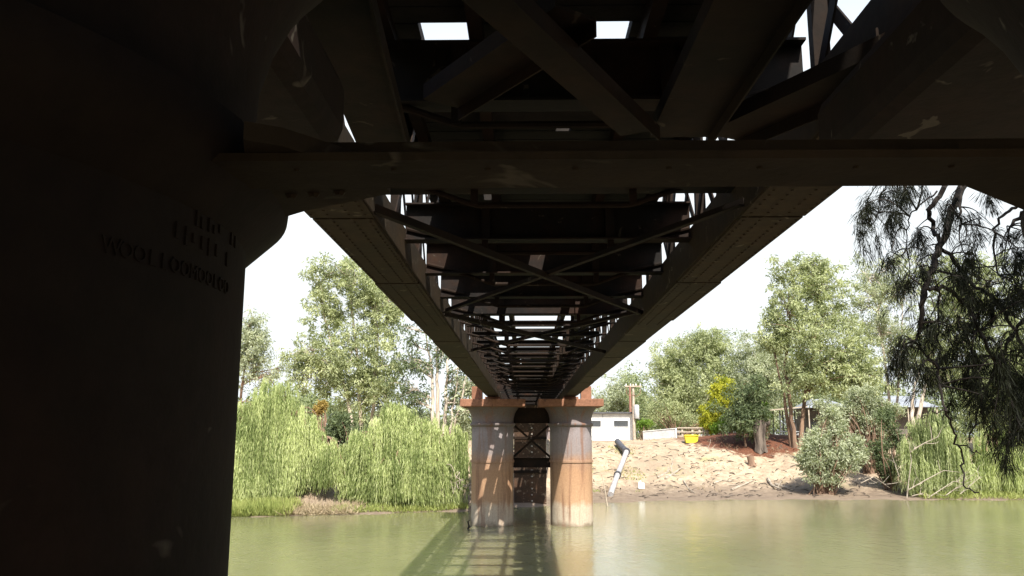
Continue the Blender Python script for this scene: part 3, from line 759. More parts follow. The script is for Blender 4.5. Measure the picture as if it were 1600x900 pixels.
tree('gum_tree', 'thin tall gum tree seen through the she-oak branches', 'tree', RT, 82,
     [(1350,425,22,22), (1380,460,28,26), (1365,510,30,28), (1410,450,22,24), (1395,530,34,30), (1400,410,20,16), (1340,470,18,18), (1425,560,30,40)],
     [[(1390,690),(1388,600),(1375,510),(1360,430)], [(1395,690),(1404,590),(1410,480)]], 'gum_grey', 'bark_pale', 0.55, per=36, tr=0.17)
tree('gum_tree', 'forked gum tree with tan trunk behind the right willow', 'tree', RT, 74,
     [(1460,430,40,36), (1500,500,46,44), (1450,540,30,30), (1540,450,46,50), (1570,560,50,50), (1480,590,26,24)],
     [[(1434,700),(1436,650),(1446,600),(1460,540),(1470,460)], [(1432,700),(1424,650),(1428,610),(1440,570)]], 'gum', 'bark_pale', 0.7, per=40, tr=0.22)
tree('gum_tree', 'dense gum tree at the far right behind the dark branches', 'tree', RT, 66,
     [(1580,600,50,40), (1620,500,60,60), (1560,650,40,34), (1640,620,60,60)],
     [[(1590,720),(1592,640),(1600,540)]], 'gum', 'bark_brown', 0.9, per=44)
tree('tree', 'small tree of bright yellow leaves beside the dark crown', 'tree', None, 82,
     [(1126,612,14,20), (1118,640,16,18), (1132,655,16,16), (1112,660,12,14)],
     [[(1124,690),(1124,650),(1126,610)]], 'yellow_leaf', 'bark_brown', 2.2, per=60, crad=0.42, leaf=(0.24,0.10), tr=0.07)
tree('tree', 'dark drooping tree growing from the broken grey trunk', 'tree', None, 70,
     [(1160,612,22,22), (1145,645,22,22), (1175,640,20,26), (1160,668,26,14), (1190,615,14,18), (1180,656,16,10)],
     [[(1165,690),(1162,655),(1160,615)]], 'gum_dark', 'bark_brown', 1.0, per=46, crad=0.6, tr=0.09)
shrub('bright green bush at the foot of the yellow tree', 'bush', 80.5, [(1135,660,16,14), (1120,668,12,9), (1150,666,12,10)], 'bright_leaf', None, 'bush', crad=0.42, leaf=(0.22,0.09))
shrub('bright green sprout on top of the broken grey trunk', 'bush', 71.5, [(1193,640,11,14), (1198,652,9,9)], 'bright_leaf', None, 'bush', crad=0.35, leaf=(0.2,0.08))
shrub('low bright green bush behind the boathouse pole', 'bush', 86, [(1010,662,13,9), (1002,665,9,7)], 'bright_leaf', 'bushes behind the yard', 'bush', crad=0.5)
shrub('olive bushes behind the grey wall and yard', 'bush', 90, [(1040,640,26,22), (1075,655,26,16), (1020,640,16,24), (1105,660,20,14)], 'gum', 'bushes behind the yard', 'bush', crad=0.8)
SH = 'grey green shrubs on the right bank'
shrub('pale grey green shrub leaning over the water, right of the sand', 'shrub', 58.5,
      [(1275,690,28,26), (1305,715,44,34), (1262,720,24,30), (1310,672,20,22), (1335,700,24,26), (1285,745,34,20), (1300,650,14,16)], 'gum_grey', SH, crad=0.5, per=52, foot=1285)
shrub('taller drooping shrub behind the pale one', 'shrub', 64, [(1350,620,26,22), (1365,650,30,24), (1345,660,24,22), (1375,680,22,22), (1330,635,18,16), (1312,645,20,16), (1290,660,16,14), (1335,612,18,14), (1285,632,18,14), (1372,632,20,14), (1400,640,18,16)], 'gum_grey', SH, crad=0.55, foot=1360)
shrub('dark green shrub below the house, beside the willow', 'shrub', 60, [(1385,655,20,24), (1400,690,20,20), (1370,700,18,18), (1385,730,24,22)], 'gum_dark', SH, crad=0.45, foot=1388)
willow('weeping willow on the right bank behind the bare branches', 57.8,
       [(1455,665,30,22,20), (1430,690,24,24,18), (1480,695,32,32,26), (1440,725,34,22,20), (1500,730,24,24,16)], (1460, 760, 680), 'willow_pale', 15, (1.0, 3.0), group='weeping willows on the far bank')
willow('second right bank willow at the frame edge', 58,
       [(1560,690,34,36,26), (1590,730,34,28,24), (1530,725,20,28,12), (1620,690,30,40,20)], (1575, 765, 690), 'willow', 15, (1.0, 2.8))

# far wood closing the view behind the banks
def wood(name, Y0, Y1, x0, x1, ztop, n, lab=None):
    X = rng.uniform(x0, x1, n); Yv = rng.uniform(Y0, Y1, n)
    H = ztop*(0.72+0.28*np.sin(X*0.21)+0.16*np.sin(X*0.53+1)) ; Z = 3.3+rng.random(n)**0.8*np.maximum(H, 2)
    C = np.stack([X, Yv, Z], -1); P, D = clump_leaves(C, np.full(n, 1.2), 34, 0.4); k = len(P)
    o = leaf_mesh(name, P, D, 0.5*rng.uniform(0.6, 1.3, k), 0.17*rng.uniform(0.7, 1.2, k), M['hedge'])
    return tag(o, lab, 'wood', None, 'stuff')
wood('far_wood', 108, 126, 14, 110, 12.0, 4600, 'far belt of olive trees closing the view behind the right bank')
wood('far_wood', 76, 90, -60, -4, 4.6, 1300, 'far belt of olive trees closing the view behind the left bank')

# ------------------------------------------------------------------ grass, roots and dry stuff on the banks
def blades(name, label, cat, X, Yv, h, wd, mat, hang=-1.0, spread=0.5, kind='stuff'):
    n = len(X); Z = ground_z(X, Yv); P = np.stack([X, Yv, np.maximum(Z, 0.0)-0.02], -1)
    D = rng.normal(size=(n, 3))*spread; D[:, 2] = 1.0
    return tag(leaf_mesh(name, P, D, h*rng.uniform(0.5, 1.3, n), wd*rng.uniform(0.7, 1.3, n), M[mat], None, 0.25), label, cat, None, kind)
n = 5200; X = rng.uniform(-16.0, -12.3, n); blades('bank_grass', 'yellow green grass at the water edge under the left willow', 'grass', X, shore(X)+rng.uniform(-0.2, 1.8, n), 0.65, 0.05, 'grass', spread=0.4)
n = 2600; X = rng.uniform(-13.0, -9.0, n); blades('dry_reeds', 'pale dry reeds lying on the bank between the willows', 'reeds', X, shore(X)+rng.uniform(-0.1, 2.0, n), 0.55, 0.035, 'dry', spread=1.3)
n = 1500; X = rng.uniform(-10.5, -3.3, n); blades('bank_grass', 'green grass at the foot of the broad willow', 'grass', X, shore(X)+rng.uniform(0.2, 1.2, n), 0.4, 0.045, 'grass', spread=0.5)
n = 5000; X = rng.uniform(5, 26, n); Yv = shore(X)+rng.uniform(3.5, 17, n); k = (wob(X*0.8, Yv*0.8)+0.5*np.sin(X*2.3+Yv)) > 0.75
blades('dry_grass', 'dry grass tufts scattered over the sandy bank', 'grass', X[k], Yv[k], 0.22, 0.04, 'dry', spread=0.9)
n = 2400; X = rng.uniform(3.4, 9.5, n); Yv = shore(X)+rng.uniform(4, 15, n); k = (np.sin(X*1.7+1)+np.cos(Yv*1.1)) > 0.7
blades('weeds', 'green weeds beside the drain pipe', 'weeds', X[k], Yv[k], 0.2, 0.05, 'grass', spread=0.8)
n = 2600; X = rng.uniform(26, 42, n); blades('bank_grass', 'grass at the water edge below the far right willow', 'grass', X, shore(X)+rng.uniform(0.2, 3.0, n), 0.6, 0.05, 'grass', spread=0.6)
n = 60000; X = rng.uniform(-60, 110, n); Yv = rng.uniform(78, 112, n); k = np.abs(X-6) > 5
blades('plateau_grass', 'dry grass on the level ground behind both banks', 'grass', X[k], Yv[k], 0.25, 0.10, 'dry', spread=0.8)

def branch_thing(name, label, cat, pts, r0, group, mat='deadwood', forks=0, fl=0.6, n=6):
    p0 = Vector(pts[0]); root = empty(name, p0, label, cat, group) if False else None
    m = MB(); pts = [Vector(p) for p in pts]; k = len(pts)
    m.tube(pts, [r0*(1-0.7*i/max(k-1, 1)) for i in range(k)], n)
    for _ in range(forks):
        i = random.randint(0, k-2); a = pts[i].lerp(pts[i+1], random.random())
        d = (pts[-1]-pts[0]).normalized()*random.uniform(0.2, 0.8)+Vector((random.uniform(-1, 1), random.uniform(-0.6, 0.6), random.uniform(-0.3, 0.8)))*0.6
        L = fl*random.uniform(0.5, 1.2); b = a+d.normalized()*L
        m.tube(curve_pts(a, b, 0.05, 0.12, 4), [r0*0.5, r0*0.38, r0*0.26, r0*0.1], 5)
    return tag(m.build(name, M[mat]), label, cat, group)
def on(px, py, up=0.05):
    """point of the far bank seen at a pixel"""
    d = ray(px, py); t = 40.0
    for _ in range(900):
        t += 0.06; p = Vector((d.x*t, d.y*t, EYE+d.z*t))
        if p.z < max(gz(p.x, p.y), 0): break
    return Vector((p.x, p.y, max(gz(p.x, p.y), 0)+up))
DW = 'driftwood lying on the sandy bank'
for pts, r, lab, fk in [
    ([(1028,748),(1042,740),(1052,726)], 0.09, 'leftmost grey driftwood branch low on the sand', 4),
    ([(1040,750),(1058,738),(1066,732)], 0.11, 'forked driftwood branch beside the leftmost one', 5),
    ([(1068,752),(1076,765),(1086,772)], 0.06, 'thin stick pointing down to the wet mud', 1),
    ([(1115,757),(1128,752),(1140,754)], 0.09, 'short dark driftwood piece in the middle of the sand', 3),
    ([(1143,767),(1160,760),(1178,752)], 0.10, 'long straight driftwood log below the short stump', 1),
    ([(1200,750),(1206,760),(1222,767)], 0.12, 'driftwood log at the edge of the shade', 2),
    ([(1212,758),(1226,763),(1240,768)], 0.10, 'right hand driftwood log beside the pale shrub', 2),
    ([(1060,712),(1072,708),(1082,705)], 0.05, 'small stick higher up the sand', 1),
    ([(1092,703),(1108,702),(1124,701)], 0.05, 'long thin stick below the red soil', 2)]:
    branch_thing('driftwood', lab, 'driftwood', [on(px, py, r*0.7) for px, py in pts], r, DW, 'deadwood', fk, 0.9)
m = MB()
for i in range(420):
    x = random.uniform(4, 26); y = shore(x)+random.uniform(1.2, 16)**1.0; z = gz(x, y)
    a = random.uniform(0, 6.28); L = random.uniform(0.15, 0.7); p = Vector((x, y, z+0.03)); q = p+Vector((math.cos(a)*L, math.sin(a)*L*0.6, random.uniform(0.0, 0.12)))
    m.tube([p, p.lerp(q, 0.5)+Vector((0, 0, 0.04)), q], [0.03, 0.025, 0.01], 4, False)
tag(m.build('bank_litter', M['stumpwood']), 'twigs and bark litter strewn over the sandy bank', 'litter', None, 'stuff')
BR = 'bare dead branches at the right water edge'
for Yb, pts, r, lab, fk in [
    (56.3, [(1417,778),(1420,750),(1424,720),(1420,690)], 0.07, 'upright bare dead branch standing at the water edge', 3),
    (56.6, [(1420,765),(1450,748),(1475,735),(1500,738)], 0.06, 'dead branch arching right from the upright one', 5),
    (57.0, [(1428,702),(1445,692),(1465,683)], 0.08, 'pale dead limb in front of the right willow', 4),
    (56.6, [(1405,745),(1398,725),(1392,705)], 0.05, 'thin dead branch left of the upright one', 3),
    (56.4, [(1450,778),(1470,765),(1490,752),(1505,755)], 0.06, 'tangled dead branch low over the mud under the willow', 7),
    (56.5, [(1478,774),(1495,762),(1508,757)], 0.05, 'short dead branch at the foot of the right willow', 5),
    (57.6, [(1345,755),(1365,745),(1390,762)], 0.07, 'fallen dead branch under the dark green shrub', 6),
    (56.9, [(1425,775),(1445,770),(1462,780)], 0.06, 'dead branch dipping into the river below the willow', 4),
    (56.8, [(1500,772),(1520,755),(1532,745)], 0.05, 'dead branch right of the willow foot', 5)]:
    branch_thing('dead_branch', lab, 'branch', [at(px, py, Yb) for px, py in pts], r*0.7, BR, 'deadwood', fk, 1.1)
# roots of the broad willow at the pier, stick in the water
m = MB()
c0 = at(738, 750, 48.2)
for i in range(46):
    a = c0+Vector((random.uniform(-2.6, 0.5), random.uniform(-0.5, 0.8), random.uniform(-0.1, 0.9)))
    b = a+Vector((random.uniform(-0.7, 0.6), random.uniform(-0.6, 0.2), random.uniform(-1.3, -0.3))); b.z = max(b.z, -0.1)
    m.tube(curve_pts(a, b, 0.06, 0.2, 5), [0.035, 0.03, 0.025, 0.02, 0.01], 5)
tag(m.build('root_tangle', M['deadwood']), 'tangle of pale bare roots on the bank beside the left column', 'roots')
branch_thing('snag', 'black forked snag poking out of the water left of the pier', 'branch', [at(729,832,38.6), at(733,822,38.6), at(731,815,38.6), at(735,812,38.6)], 0.05, None, 'bark_dark', 2, 0.4)
branch_thing('stake', 'thin brown stake leaning in the water near the drain pipe', 'stake', [at(949,792,51), at(945,765,51), at(940,741,51)], 0.05, None, 'pole', 0)

# ------------------------------------------------------------------ structures on the right bank
def local_thing(name, loc, rz, label, cat, group=None): return empty(name, loc, label, cat, group, rz)
def lbox(parent, name, mat, boxes, bevel=0):
    """boxes in the parent's own axes"""
    m = MB()
    for b in boxes: m.box(*b)
    me = bpy.data.meshes.new(name); me.from_pydata(m.v, [], m.f); me.update()
    o = link_mesh(name, me, M[mat], parent)
    if bevel:
        b = o.modifiers.new('bevel', 'BEVEL'); b.width = bevel; b.segments = 2
    return o
# white boathouse
p = at(958, 688, 78); z0 = gz(p.x, p.y)-0.1
bh = local_thing('boathouse', (p.x-0.35, 78, z0), R(-4), 'small white flat roofed boathouse on top of the sandy bank', 'shed')
lbox(bh, 'wall', 'white', [(-2.3, 2.3, -0.05, 0.05, 0, 1.35), (-2.3, -1.9, -0.05, 0.05, 1.35, 2.55), (-0.75, 0.45, -0.05, 0.05, 1.35, 2.55), (1.75, 2.3, -0.05, 0.05, 1.35, 2.55),
     (-1.9, -0.75, -0.05, 0.05, 1.9, 2.55), (0.45, 1.75, -0.05, 0.05, 1.9, 2.55), (-2.3, -2.2, 0.052, 3.0, 0, 2.5), (2.2, 2.3, 0.052, 3.0, 0, 2.5), (-2.198, 2.198, 2.9, 3.0, 0, 2.5)])
for a, b in ((-1.9, -0.75), (0.45, 1.75)):
    wn = lbox(bh, 'window', 'glass', [(a+0.002, b-0.002, 0.0, 0.02, 1.352, 1.898)])
    lbox(wn, 'sill', 'white', [(a-0.05, b+0.05, -0.12, -0.052, 1.30, 1.35)])
lbox(bh, 'roof', 'darkmetal', [(-2.1, 2.45, -0.35, 3.1, 2.56, 2.70)])
lbox(bh, 'corner_board', 'greywall', [(-0.62, -0.52, -0.075, -0.052, 1.25, 2.5)])
lbox(bh, 'foundation', 'greywall', [(-2.25, 2.25, -0.04, 2.95, -0.4, -0.001)])
# power poles
def pole(px, pt, pb, Y, label, mat, arm, tf):
    t = at(px, pt, Y); b = at(px, pb, Y); zb = gz(t.x, Y); root = empty('power_pole', (t.x, Y, zb), label, 'power pole', 'power poles behind the boathouse')
    m = MB(); m.tube([(t.x, Y, zb-0.3), (t.x, Y, (zb+t.z)/2), (t.x, Y, t.z)], [0.15, 0.13, 0.11], 10); m.build('post', M[mat], root)
    if arm:
        m = MB(); m.bar((t.x-0.75, Y-0.16, t.z-0.22), (t.x+0.75, Y-0.16, t.z-0.22), 0.10, 0.12); ca = m.build('crossarm', M['pole'], root)
        for s in (-0.65, -0.25, 0.25, 0.65):
            m = MB(); m.lathe(t.x+s, Y-0.16, [(0.02, t.z-0.16), (0.06, t.z-0.13), (0.035, t.z-0.08), (0.06, t.z-0.04), (0.02, t.z+0.02)], 10); m.build('insulator', M['white'], ca)
        for s in (-1, 1):
            m = MB(); m.tube([(t.x+0.65*s, Y-0.1, t.z-0.28), (t.x+0.62*s, Y-0.1, t.z-0.9), (t.x+0.3*s, Y-0.1, t.z-1.15), (t.x, Y-0.13, t.z-1.0)], 0.02, 5); m.build('cable_loop', M['redpole'], root)
    if tf:
        q = at(px+5, 643, Y); m = MB(); m.lathe(q.x+0.02, Y-0.18, [(0.2, q.z-0.65), (0.24, q.z-0.6), (0.24, q.z+0.5), (0.2, q.z+0.6), (0.06, q.z+0.62)], 16); m.build('transformer', M['greywall'], root)
    return root
pole(989, 600, 690, 77.2, 'pale power pole with crossarm and grey transformer by the boathouse', 'pole', True, True)
pole(984, 602, 690, 79.6, 'thinner red brown power pole close behind the pale one', 'redpole', False, False)
# grey wall of sheets
a, b = at(1005, 684, 80), at(1056, 684, 78.5)
za, zb = gz(a.x, 80), gz(b.x, 78.5)
root = empty('sheet_wall', ((a.x+b.x)/2, 79.2, min(za, zb)), 'low pale grey sheet wall on the bank top right of the boathouse', 'wall')
m = MB(); n = 72
for i in range(n):
    t0, t1 = i/n, (i+1)/n; p0 = a.lerp(b, t0); p1 = a.lerp(b, t1); off = 0.02 if i % 2 else 0
    m.add([(p0.x, p0.y+off, za-0.2), (p1.x, p1.y+0.02-off, za-0.2), (p1.x, p1.y+0.02-off, za+0.86+0.26*t1), (p0.x, p0.y+off, za+0.86+0.26*t0),
           (p0.x, p0.y+off+0.08, za-0.2), (p1.x, p1.y+0.10-off, za-0.2), (p1.x, p1.y+0.10-off, za+0.86+0.26*t1), (p0.x, p0.y+off+0.08, za+0.86+0.26*t0)],
          [(0,1,2,3),(5,4,7,6),(3,2,6,7),(0,4,5,1)]+([(4,0,3,7)] if i == 0 else [])+([(1,5,6,2)] if i == n-1 else []))
m.build('panel', M['greywall'], root)
m = MB(); m.bar(a+Vector((0, 0.04, za+0.88-a.z)), b+Vector((0, 0.04, za+1.14-b.z)), 0.16, 0.05); m.build('capping', M['white'], root)
m = MB(); m.box(b.x-0.02, b.x+0.09, 78.40, 78.53, za-0.2, za+1.18); m.build('post', M['white'], root)
# stock yard fence
a, b = at(1058, 682, 82), at(1106, 682, 82); zg = gz(a.x, 82)
root = empty('yard_fence', ((a.x+b.x)/2, 82, zg), 'weathered timber yard fence with posts and rails behind the yellow bin', 'fence')
for px in (1066, 1082, 1093, 1099, 1105):
    q = at(px, 682, 82); m = MB(); m.box(q.x-0.09, q.x+0.09, 81.9, 82.08, zg-0.3, zg+1.25); m.build('post', M['pole'], root)
for h in (0.35, 0.75, 1.14):
    m = MB(); m.box(a.x, b.x+0.1, 81.80, 81.897, zg+h, zg+h+0.11); m.build('rail', M['pole'], root)
root = empty('gate', (at(1060,682,82.4).x, 82.4, zg), 'small grey wire gate between the sheet wall and the yard fence', 'gate')
m = MB(); q0, q1 = at(1057,682,82.4), at(1065,682,82.4)
for h in (0.1, 0.5, 0.9): m.tube([(q0.x, 82.4, zg+h), (q1.x, 82.4, zg+h)], 0.025, 6)
for x in (q0.x, (q0.x+q1.x)/2, q1.x): m.tube([(x, 82.4, zg-0.1), (x, 82.4, zg+0.95)], 0.03, 6)
m.build('frame', M['greywall'], root)
# yellow bin
q = on(1080, 691, 0); root = empty('yellow_bin', q, 'bright yellow open bin on the bank in front of the yard', 'bin')
m = MB(); x, y, z = q
w0, w1, h = 0.46, 0.58, 0.60
vs = [(x-w0, y-0.3, z-0.05), (x+w0, y-0.3, z-0.05), (x+w0, y+0.3, z-0.05), (x-w0, y+0.3, z-0.05), (x-w1, y-0.38, z+h), (x+w1, y-0.38, z+h), (x+w1, y+0.38, z+h), (x-w1, y+0.38, z+h),
      (x-w1+0.04, y-0.34, z+h), (x+w1-0.04, y-0.34, z+h), (x+w1-0.04, y+0.34, z+h), (x-w1+0.04, y+0.34, z+h), (x-w0+0.04, y-0.26, z+0.02), (x+w0-0.04, y-0.26, z+0.02), (x+w0-0.04, y+0.26, z+0.02), (x-w0+0.04, y+0.26, z+0.02)]
m.add(vs, [(3,2,1,0),(0,1,5,4),(1,2,6,5),(2,3,7,6),(3,0,4,7),(4,5,9,8),(5,6,10,9),(6,7,11,10),(7,4,8,11),(9,13,12,8),(10,14,13,9),(11,15,14,10),(8,12,15,11),(12,13,14,15)])
m.build('tub', M['yellow'], root)
m = MB(); m.box(x-w1-0.03, x+w1+0.03, y-0.42, y-0.383, z+h-0.09, z+h+0.02); m.build('rim', M['yellow'], root)
# low pale structure behind the yellow tree
a, b = at(1113, 679, 90), at(1168, 679, 90); zg = gz(a.x, 90)
root = empty('low_shed', ((a.x+b.x)/2, 90, zg), 'long low white shed behind the yellow tree', 'shed')
m = MB(); m.box(a.x, b.x, 90, 92, zg-0.2, zg+0.62); m.build('wall', M['white'], root)
m = MB(); m.add([(a.x-0.1, 89.8, zg+0.625), (b.x+0.1, 89.8, zg+0.625), (b.x+0.1, 91, zg+0.95), (a.x-0.1, 91, zg+0.95), (b.x+0.1, 92.2, zg+0.625), (a.x-0.1, 92.2, zg+0.625)], [(0,1,2,3),(3,2,4,5),(0,3,5),(1,4,2),(0,5,4,1)]); m.build('roof', M['roof'], root)
# drain pipe down the sand
pts_d = [on(965, 696, 0.32), on(972, 706, 0.36), on(979, 714, 0.40)]
pts_w = [on(979, 715, 0.40), on(972, 732, 0.32), on(965, 748, 0.26), on(954, 776, 0.14)]
root = empty('drain_pipe', pts_w[-1], 'bent drain pipe running down the sand, black above and pale below', 'pipe')
m = MB(); m.tube(pts_d, [0.25, 0.25, 0.26], 14); tag(m.build('upper_pipe', M['pipe_dark'], root), 'black upper pipe length')
m = MB(); m.tube(pts_w, [0.20, 0.19, 0.19, 0.19], 14)
tag(m.build('lower_pipe', M['pipe_white'], root), 'pale grey lower pipe length')
for q, r in ((pts_d[2], 0.30), (pts_w[2], 0.27)):
    m = MB(); d = (pts_w[3]-pts_w[0]).normalized(); m.tube([q-d*0.12, q+d*0.12], r, 14); m.build('collar', M['pipe_dark'], root)
# white box on the mud
q = on(1002, 763, 0); m = MB()
m.add([(q.x-0.22, q.y-0.15, q.z-0.03), (q.x+0.22, q.y-0.15, q.z-0.03), (q.x+0.22, q.y+0.15, q.z-0.03), (q.x-0.22, q.y+0.15, q.z-0.03), (q.x-0.18, q.y-0.12, q.z+0.42), (q.x+0.2, q.y-0.12, q.z+0.38), (q.x+0.2, q.y+0.12, q.z+0.38), (q.x-0.18, q.y+0.12, q.z+0.42),
       ], [(3,2,1,0),(4,5,6,7),(0,1,5,4),(1,2,6,5),(2,3,7,6),(3,0,4,7)])
m.tube([(q.x-0.05, q.y, q.z+0.40), (q.x-0.05, q.y, q.z+0.50)], 0.06, 8)
tag(m.build('jerry_can', M['white'], None, 0.03), 'small pale can left on the mud near the water', 'can')
# thick broken trunk and the short stump
q = on(1190, 706, -0.1)
root = empty('broken_trunk', q, 'thick grey broken trunk with a curled side limb on the red soil', 'dead tree')
m = MB(); mp = mpp(q.y)
def rel(px, py): return at(px, py, q.y)
path = [rel(1189, 708), rel(1188, 695), rel(1186, 682), rel(1185, 668), rel(1187, 655)]; rad = [0.55, 0.42, 0.42, 0.50, 0.40]
nn = 16; rings = []
for pnt, r in zip(path, rad): rings.append([pnt+Vector((math.cos(t)*r*(1+0.16*math.sin(5*t+r*7)), math.sin(t)*r*(1+0.16*math.cos(3*t)), 0.12*math.sin(4*t))) for t in [2*math.pi*k/nn for k in range(nn)]])
vs = [v for r in rings for v in r]
m.add(vs, [(i*nn+k, i*nn+(k+1) % nn, (i+1)*nn+(k+1) % nn, (i+1)*nn+k) for i in range(4) for k in range(nn)]+[tuple(4*nn+k for k in range(nn))], True)
m.build('trunk', M['stumpwood'], root)
m = MB(); m.tube([rel(1188, 668), rel(1195, 664), rel(1201, 661), rel(1203, 655)], [0.26, 0.22, 0.17, 0.05], 10); m.build('limb', M['stumpwood'], root)
q = on(1175, 728, -0.05); m = MB()
m.tube([q, q+Vector((-0.05, 0, 0.35)), q+Vector((-0.1, 0, 0.78))], [0.34, 0.26, 0.28], 12)
for s in range(5):
    a = s*1.25; m.tube([q+Vector((0, 0, 0.18)), q+Vector((math.cos(a)*0.5, math.sin(a)*0.5, 0.0))], [0.12, 0.05], 6)
tag(m.build('tree_stump', M['bark_brown']), 'short brown tree stump on the sand', 'stump')
# open shelter with table
a, b = at(1206, 678, 84), at(1262, 678, 84); zg = gz(a.x, 84); zr = at(1220, 641, 84).z
root = empty('picnic_shelter', ((a.x+b.x)/2, 84, zg), 'open shelter with a thin sloping roof behind the brown gum trunks', 'shelter')
for x in (a.x+0.9, a.x+1.9, b.x-0.4):
    for y in (84, 86.4):
        m = MB(); m.box(x-0.06, x+0.06, y-0.06, y+0.06, zg-0.2, zr-0.02); m.build('post', M['darkmetal'], root)
m = MB(); m.add([(a.x-0.2, 83.5, zr-0.05), (b.x, 83.5, zr+0.28), (b.x, 87, zr+0.28), (a.x-0.2, 87, zr-0.05), (a.x-0.2, 83.5, zr+0.05), (b.x, 83.5, zr+0.4), (b.x, 87, zr+0.4), (a.x-0.2, 87, zr+0.05)], [(3,2,1,0),(4,5,6,7),(0,1,5,4),(1,2,6,5),(2,3,7,6),(3,0,4,7)]); m.build('roof', M['pole'], root)
m = MB()
for h in (0.5, 0.95): m.box(a.x+0.96, b.x-0.46, 86.39, 86.41, zg+h, zg+h+0.07)
m.build('railing', M['darkmetal'], root)
tx = at(1232, 676, 80).x; zt = gz(tx, 80)
root = empty('picnic_table', (tx, 80, zt), 'grey picnic table with benches in front of the shelter', 'table')
m = MB(); m.box(tx-1.1, tx+1.1, 79.65, 80.35, zt+0.70, zt+0.76); m.build('tabletop', M['greywall'], root)
for y in (79.1, 80.7):
    m = MB(); m.box(tx-1.1, tx+1.1, y, y+0.25, zt+0.42, zt+0.46); m.build('seat', M['greywall'], root)
for x in (tx-0.8, tx+0.8):
    m = MB(); m.bar((x, 79.2, zt-0.05), (x, 79.9, zt+0.698), 0.09, 0.06, (1,0,0)); m.bar((x+0.1, 80.8, zt-0.05), (x+0.1, 80.1, zt+0.698), 0.09, 0.06, (1,0,0)); m.box(x-0.18, x-0.1, 79.15, 80.9, zt+0.36, zt+0.418); m.build('leg', M['greywall'], root)
# houses among the trees
def house(px0, px1, pe, pr, Y, label, hip=0.6):
    a, b = at(px0, pe, Y), at(px1, pe, Y); zg = gz(a.x, Y); ze = a.z; zr = at(px0, pr, Y).z; dp = 6.0
    root = empty('house', ((a.x+b.x)/2, Y, zg), label, 'house', 'pale roofed houses among the trees')
    m = MB(); m.box(a.x+0.3, b.x-0.3, Y+1.8, Y+dp, zg-0.3, ze-0.02); m.build('wall', M['wall_house'], root)
    m = MB(); L = b.x-a.x; h = hip*min(L/2, dp/2)
    vs = [(a.x-0.2, Y-0.2, ze), (b.x+0.2, Y-0.2, ze), (b.x+0.2, Y+dp+0.3, ze), (a.x-0.2, Y+dp+0.3, ze), (a.x+h, Y+dp/2, zr), (b.x-h, Y+dp/2, zr)]
    m.add(vs, [(0,1,5,4),(1,2,5),(2,3,4,5),(3,0,4),(3,2,1,0)]); m.build('roof', M['roof'], root)
    k = max(2, int(L/2.5))
    for i in range(k+1):
        x = a.x+0.1+(L-0.2)*i/k; m = MB(); m.box(x-0.06, x+0.06, Y, Y+0.12, zg-0.2, ze-0.005); m.build('veranda_post', M['pole'], root)
    for i in range(k):
        x = a.x+L*(i+0.5)/k; m = MB(); m.box(x-0.5, x+0.5, Y+1.75, Y+1.798, zg+0.9, zg+2.1); m.build('window', M['glass'], root)
    return root
house(1262, 1328, 637, 622, 96, 'pale hip roofed house above the grey green shrub')
house(1372, 1465, 636, 617, 98, 'long pale roofed house behind the forked gum tree')

# ------------------------------------------------------------------ she-oak hanging over the view at right
YC = 8.6
so_root = empty('she_oak_tree', (8.6, 8.2, gz(8.6, 8.2)), 'dark she-oak with drooping branches hanging into the view at right', 'tree')
tm = MB(); anchors = []
def limb(pts, r0, r1, dy=0.0, n=7):
    P = [at(px, py, YC+dy+0.25*math.sin(px*0.05+py*0.03)) for px, py in pts]; fine = []
    for i in range(len(P)-1):
        for k in range(5): fine.append(P[i].lerp(P[i+1], k/5)+Vector(rng.normal(size=3))*0.012)
    fine.append(P[-1]); m_ = len(fine)
    tm.tube(fine, [0.72*(r0+(r1-r0)*i/(m_-1)) for i in range(m_)], n)
    anchors.extend(fine); return fine
g0 = gz(8.6, 8.2)
tm.tube([(8.6, 8.2, g0-0.3), (8.5, 8.2, g0+1.5), (8.3, 8.1, g0+4), (8.1, 7.8, g0+7), (7.8, 7.2, g0+10)], [0.30, 0.25, 0.21, 0.17, 0.10], 12)
tm.tube(curve_pts((8.25, 8.1, g0+4.6), at(1700, 120, YC), 0.1, 0.03, 6), [0.13, 0.12, 0.11, 0.10, 0.095, 0.09], 9)
limb([(1700,120),(1600,150),(1530,200),(1505,285)], 0.09, 0.062)
limb([(1505,285),(1488,330),(1470,385),(1452,430),(1442,480),(1436,520)], 0.062, 0.03)
limb([(1530,200),(1498,265),(1468,305),(1450,328),(1456,352),(1470,385)], 0.045, 0.030, 0.1)
limb([(1505,285),(1498,330),(1502,350)], 0.025, 0.012, -0.2)
limb([(1448,448),(1480,452),(1512,478),(1538,530),(1565,600),(1600,650)], 0.030, 0.018, -0.1)
limb([(1436,520),(1425,545),(1428,530),(1440,548),(1455,565)], 0.020, 0.012)
limb([(1520,446),(1550,462),(1575,500),(1600,545)], 0.030, 0.02, 0.2)
limb([(1470,385),(1500,420),(1520,446)], 0.03, 0.028, 0.1)
limb([(1700,240),(1620,320),(1592,335),(1578,355)], 0.05, 0.02, -0.3)
limb([(1620,320),(1585,322),(1560,340),(1552,380),(1560,430)], 0.03, 0.012, 0.3)
limb([(1462,300),(1430,325),(1417,350),(1418,400)], 0.014, 0.006)
limb([(1468,440),(1466,520),(1468,560),(1462,610)], 0.014, 0.008, 0.2)
limb([(1462,560),(1466,590),(1478,640),(1490,676),(1503,712),(1506,760),(1530,769)], 0.020, 0.008, -0.4)
limb([(1500,695),(1518,702),(1533,710)], 0.010, 0.006, -0.4)
limb([(1478,640),(1460,645),(1455,640),(1440,655)], 0.010, 0.005, -0.4)
limb([(1700,420),(1640,470),(1600,500),(1560,560),(1530,640),(1515,690)], 0.04, 0.01, 0.6)
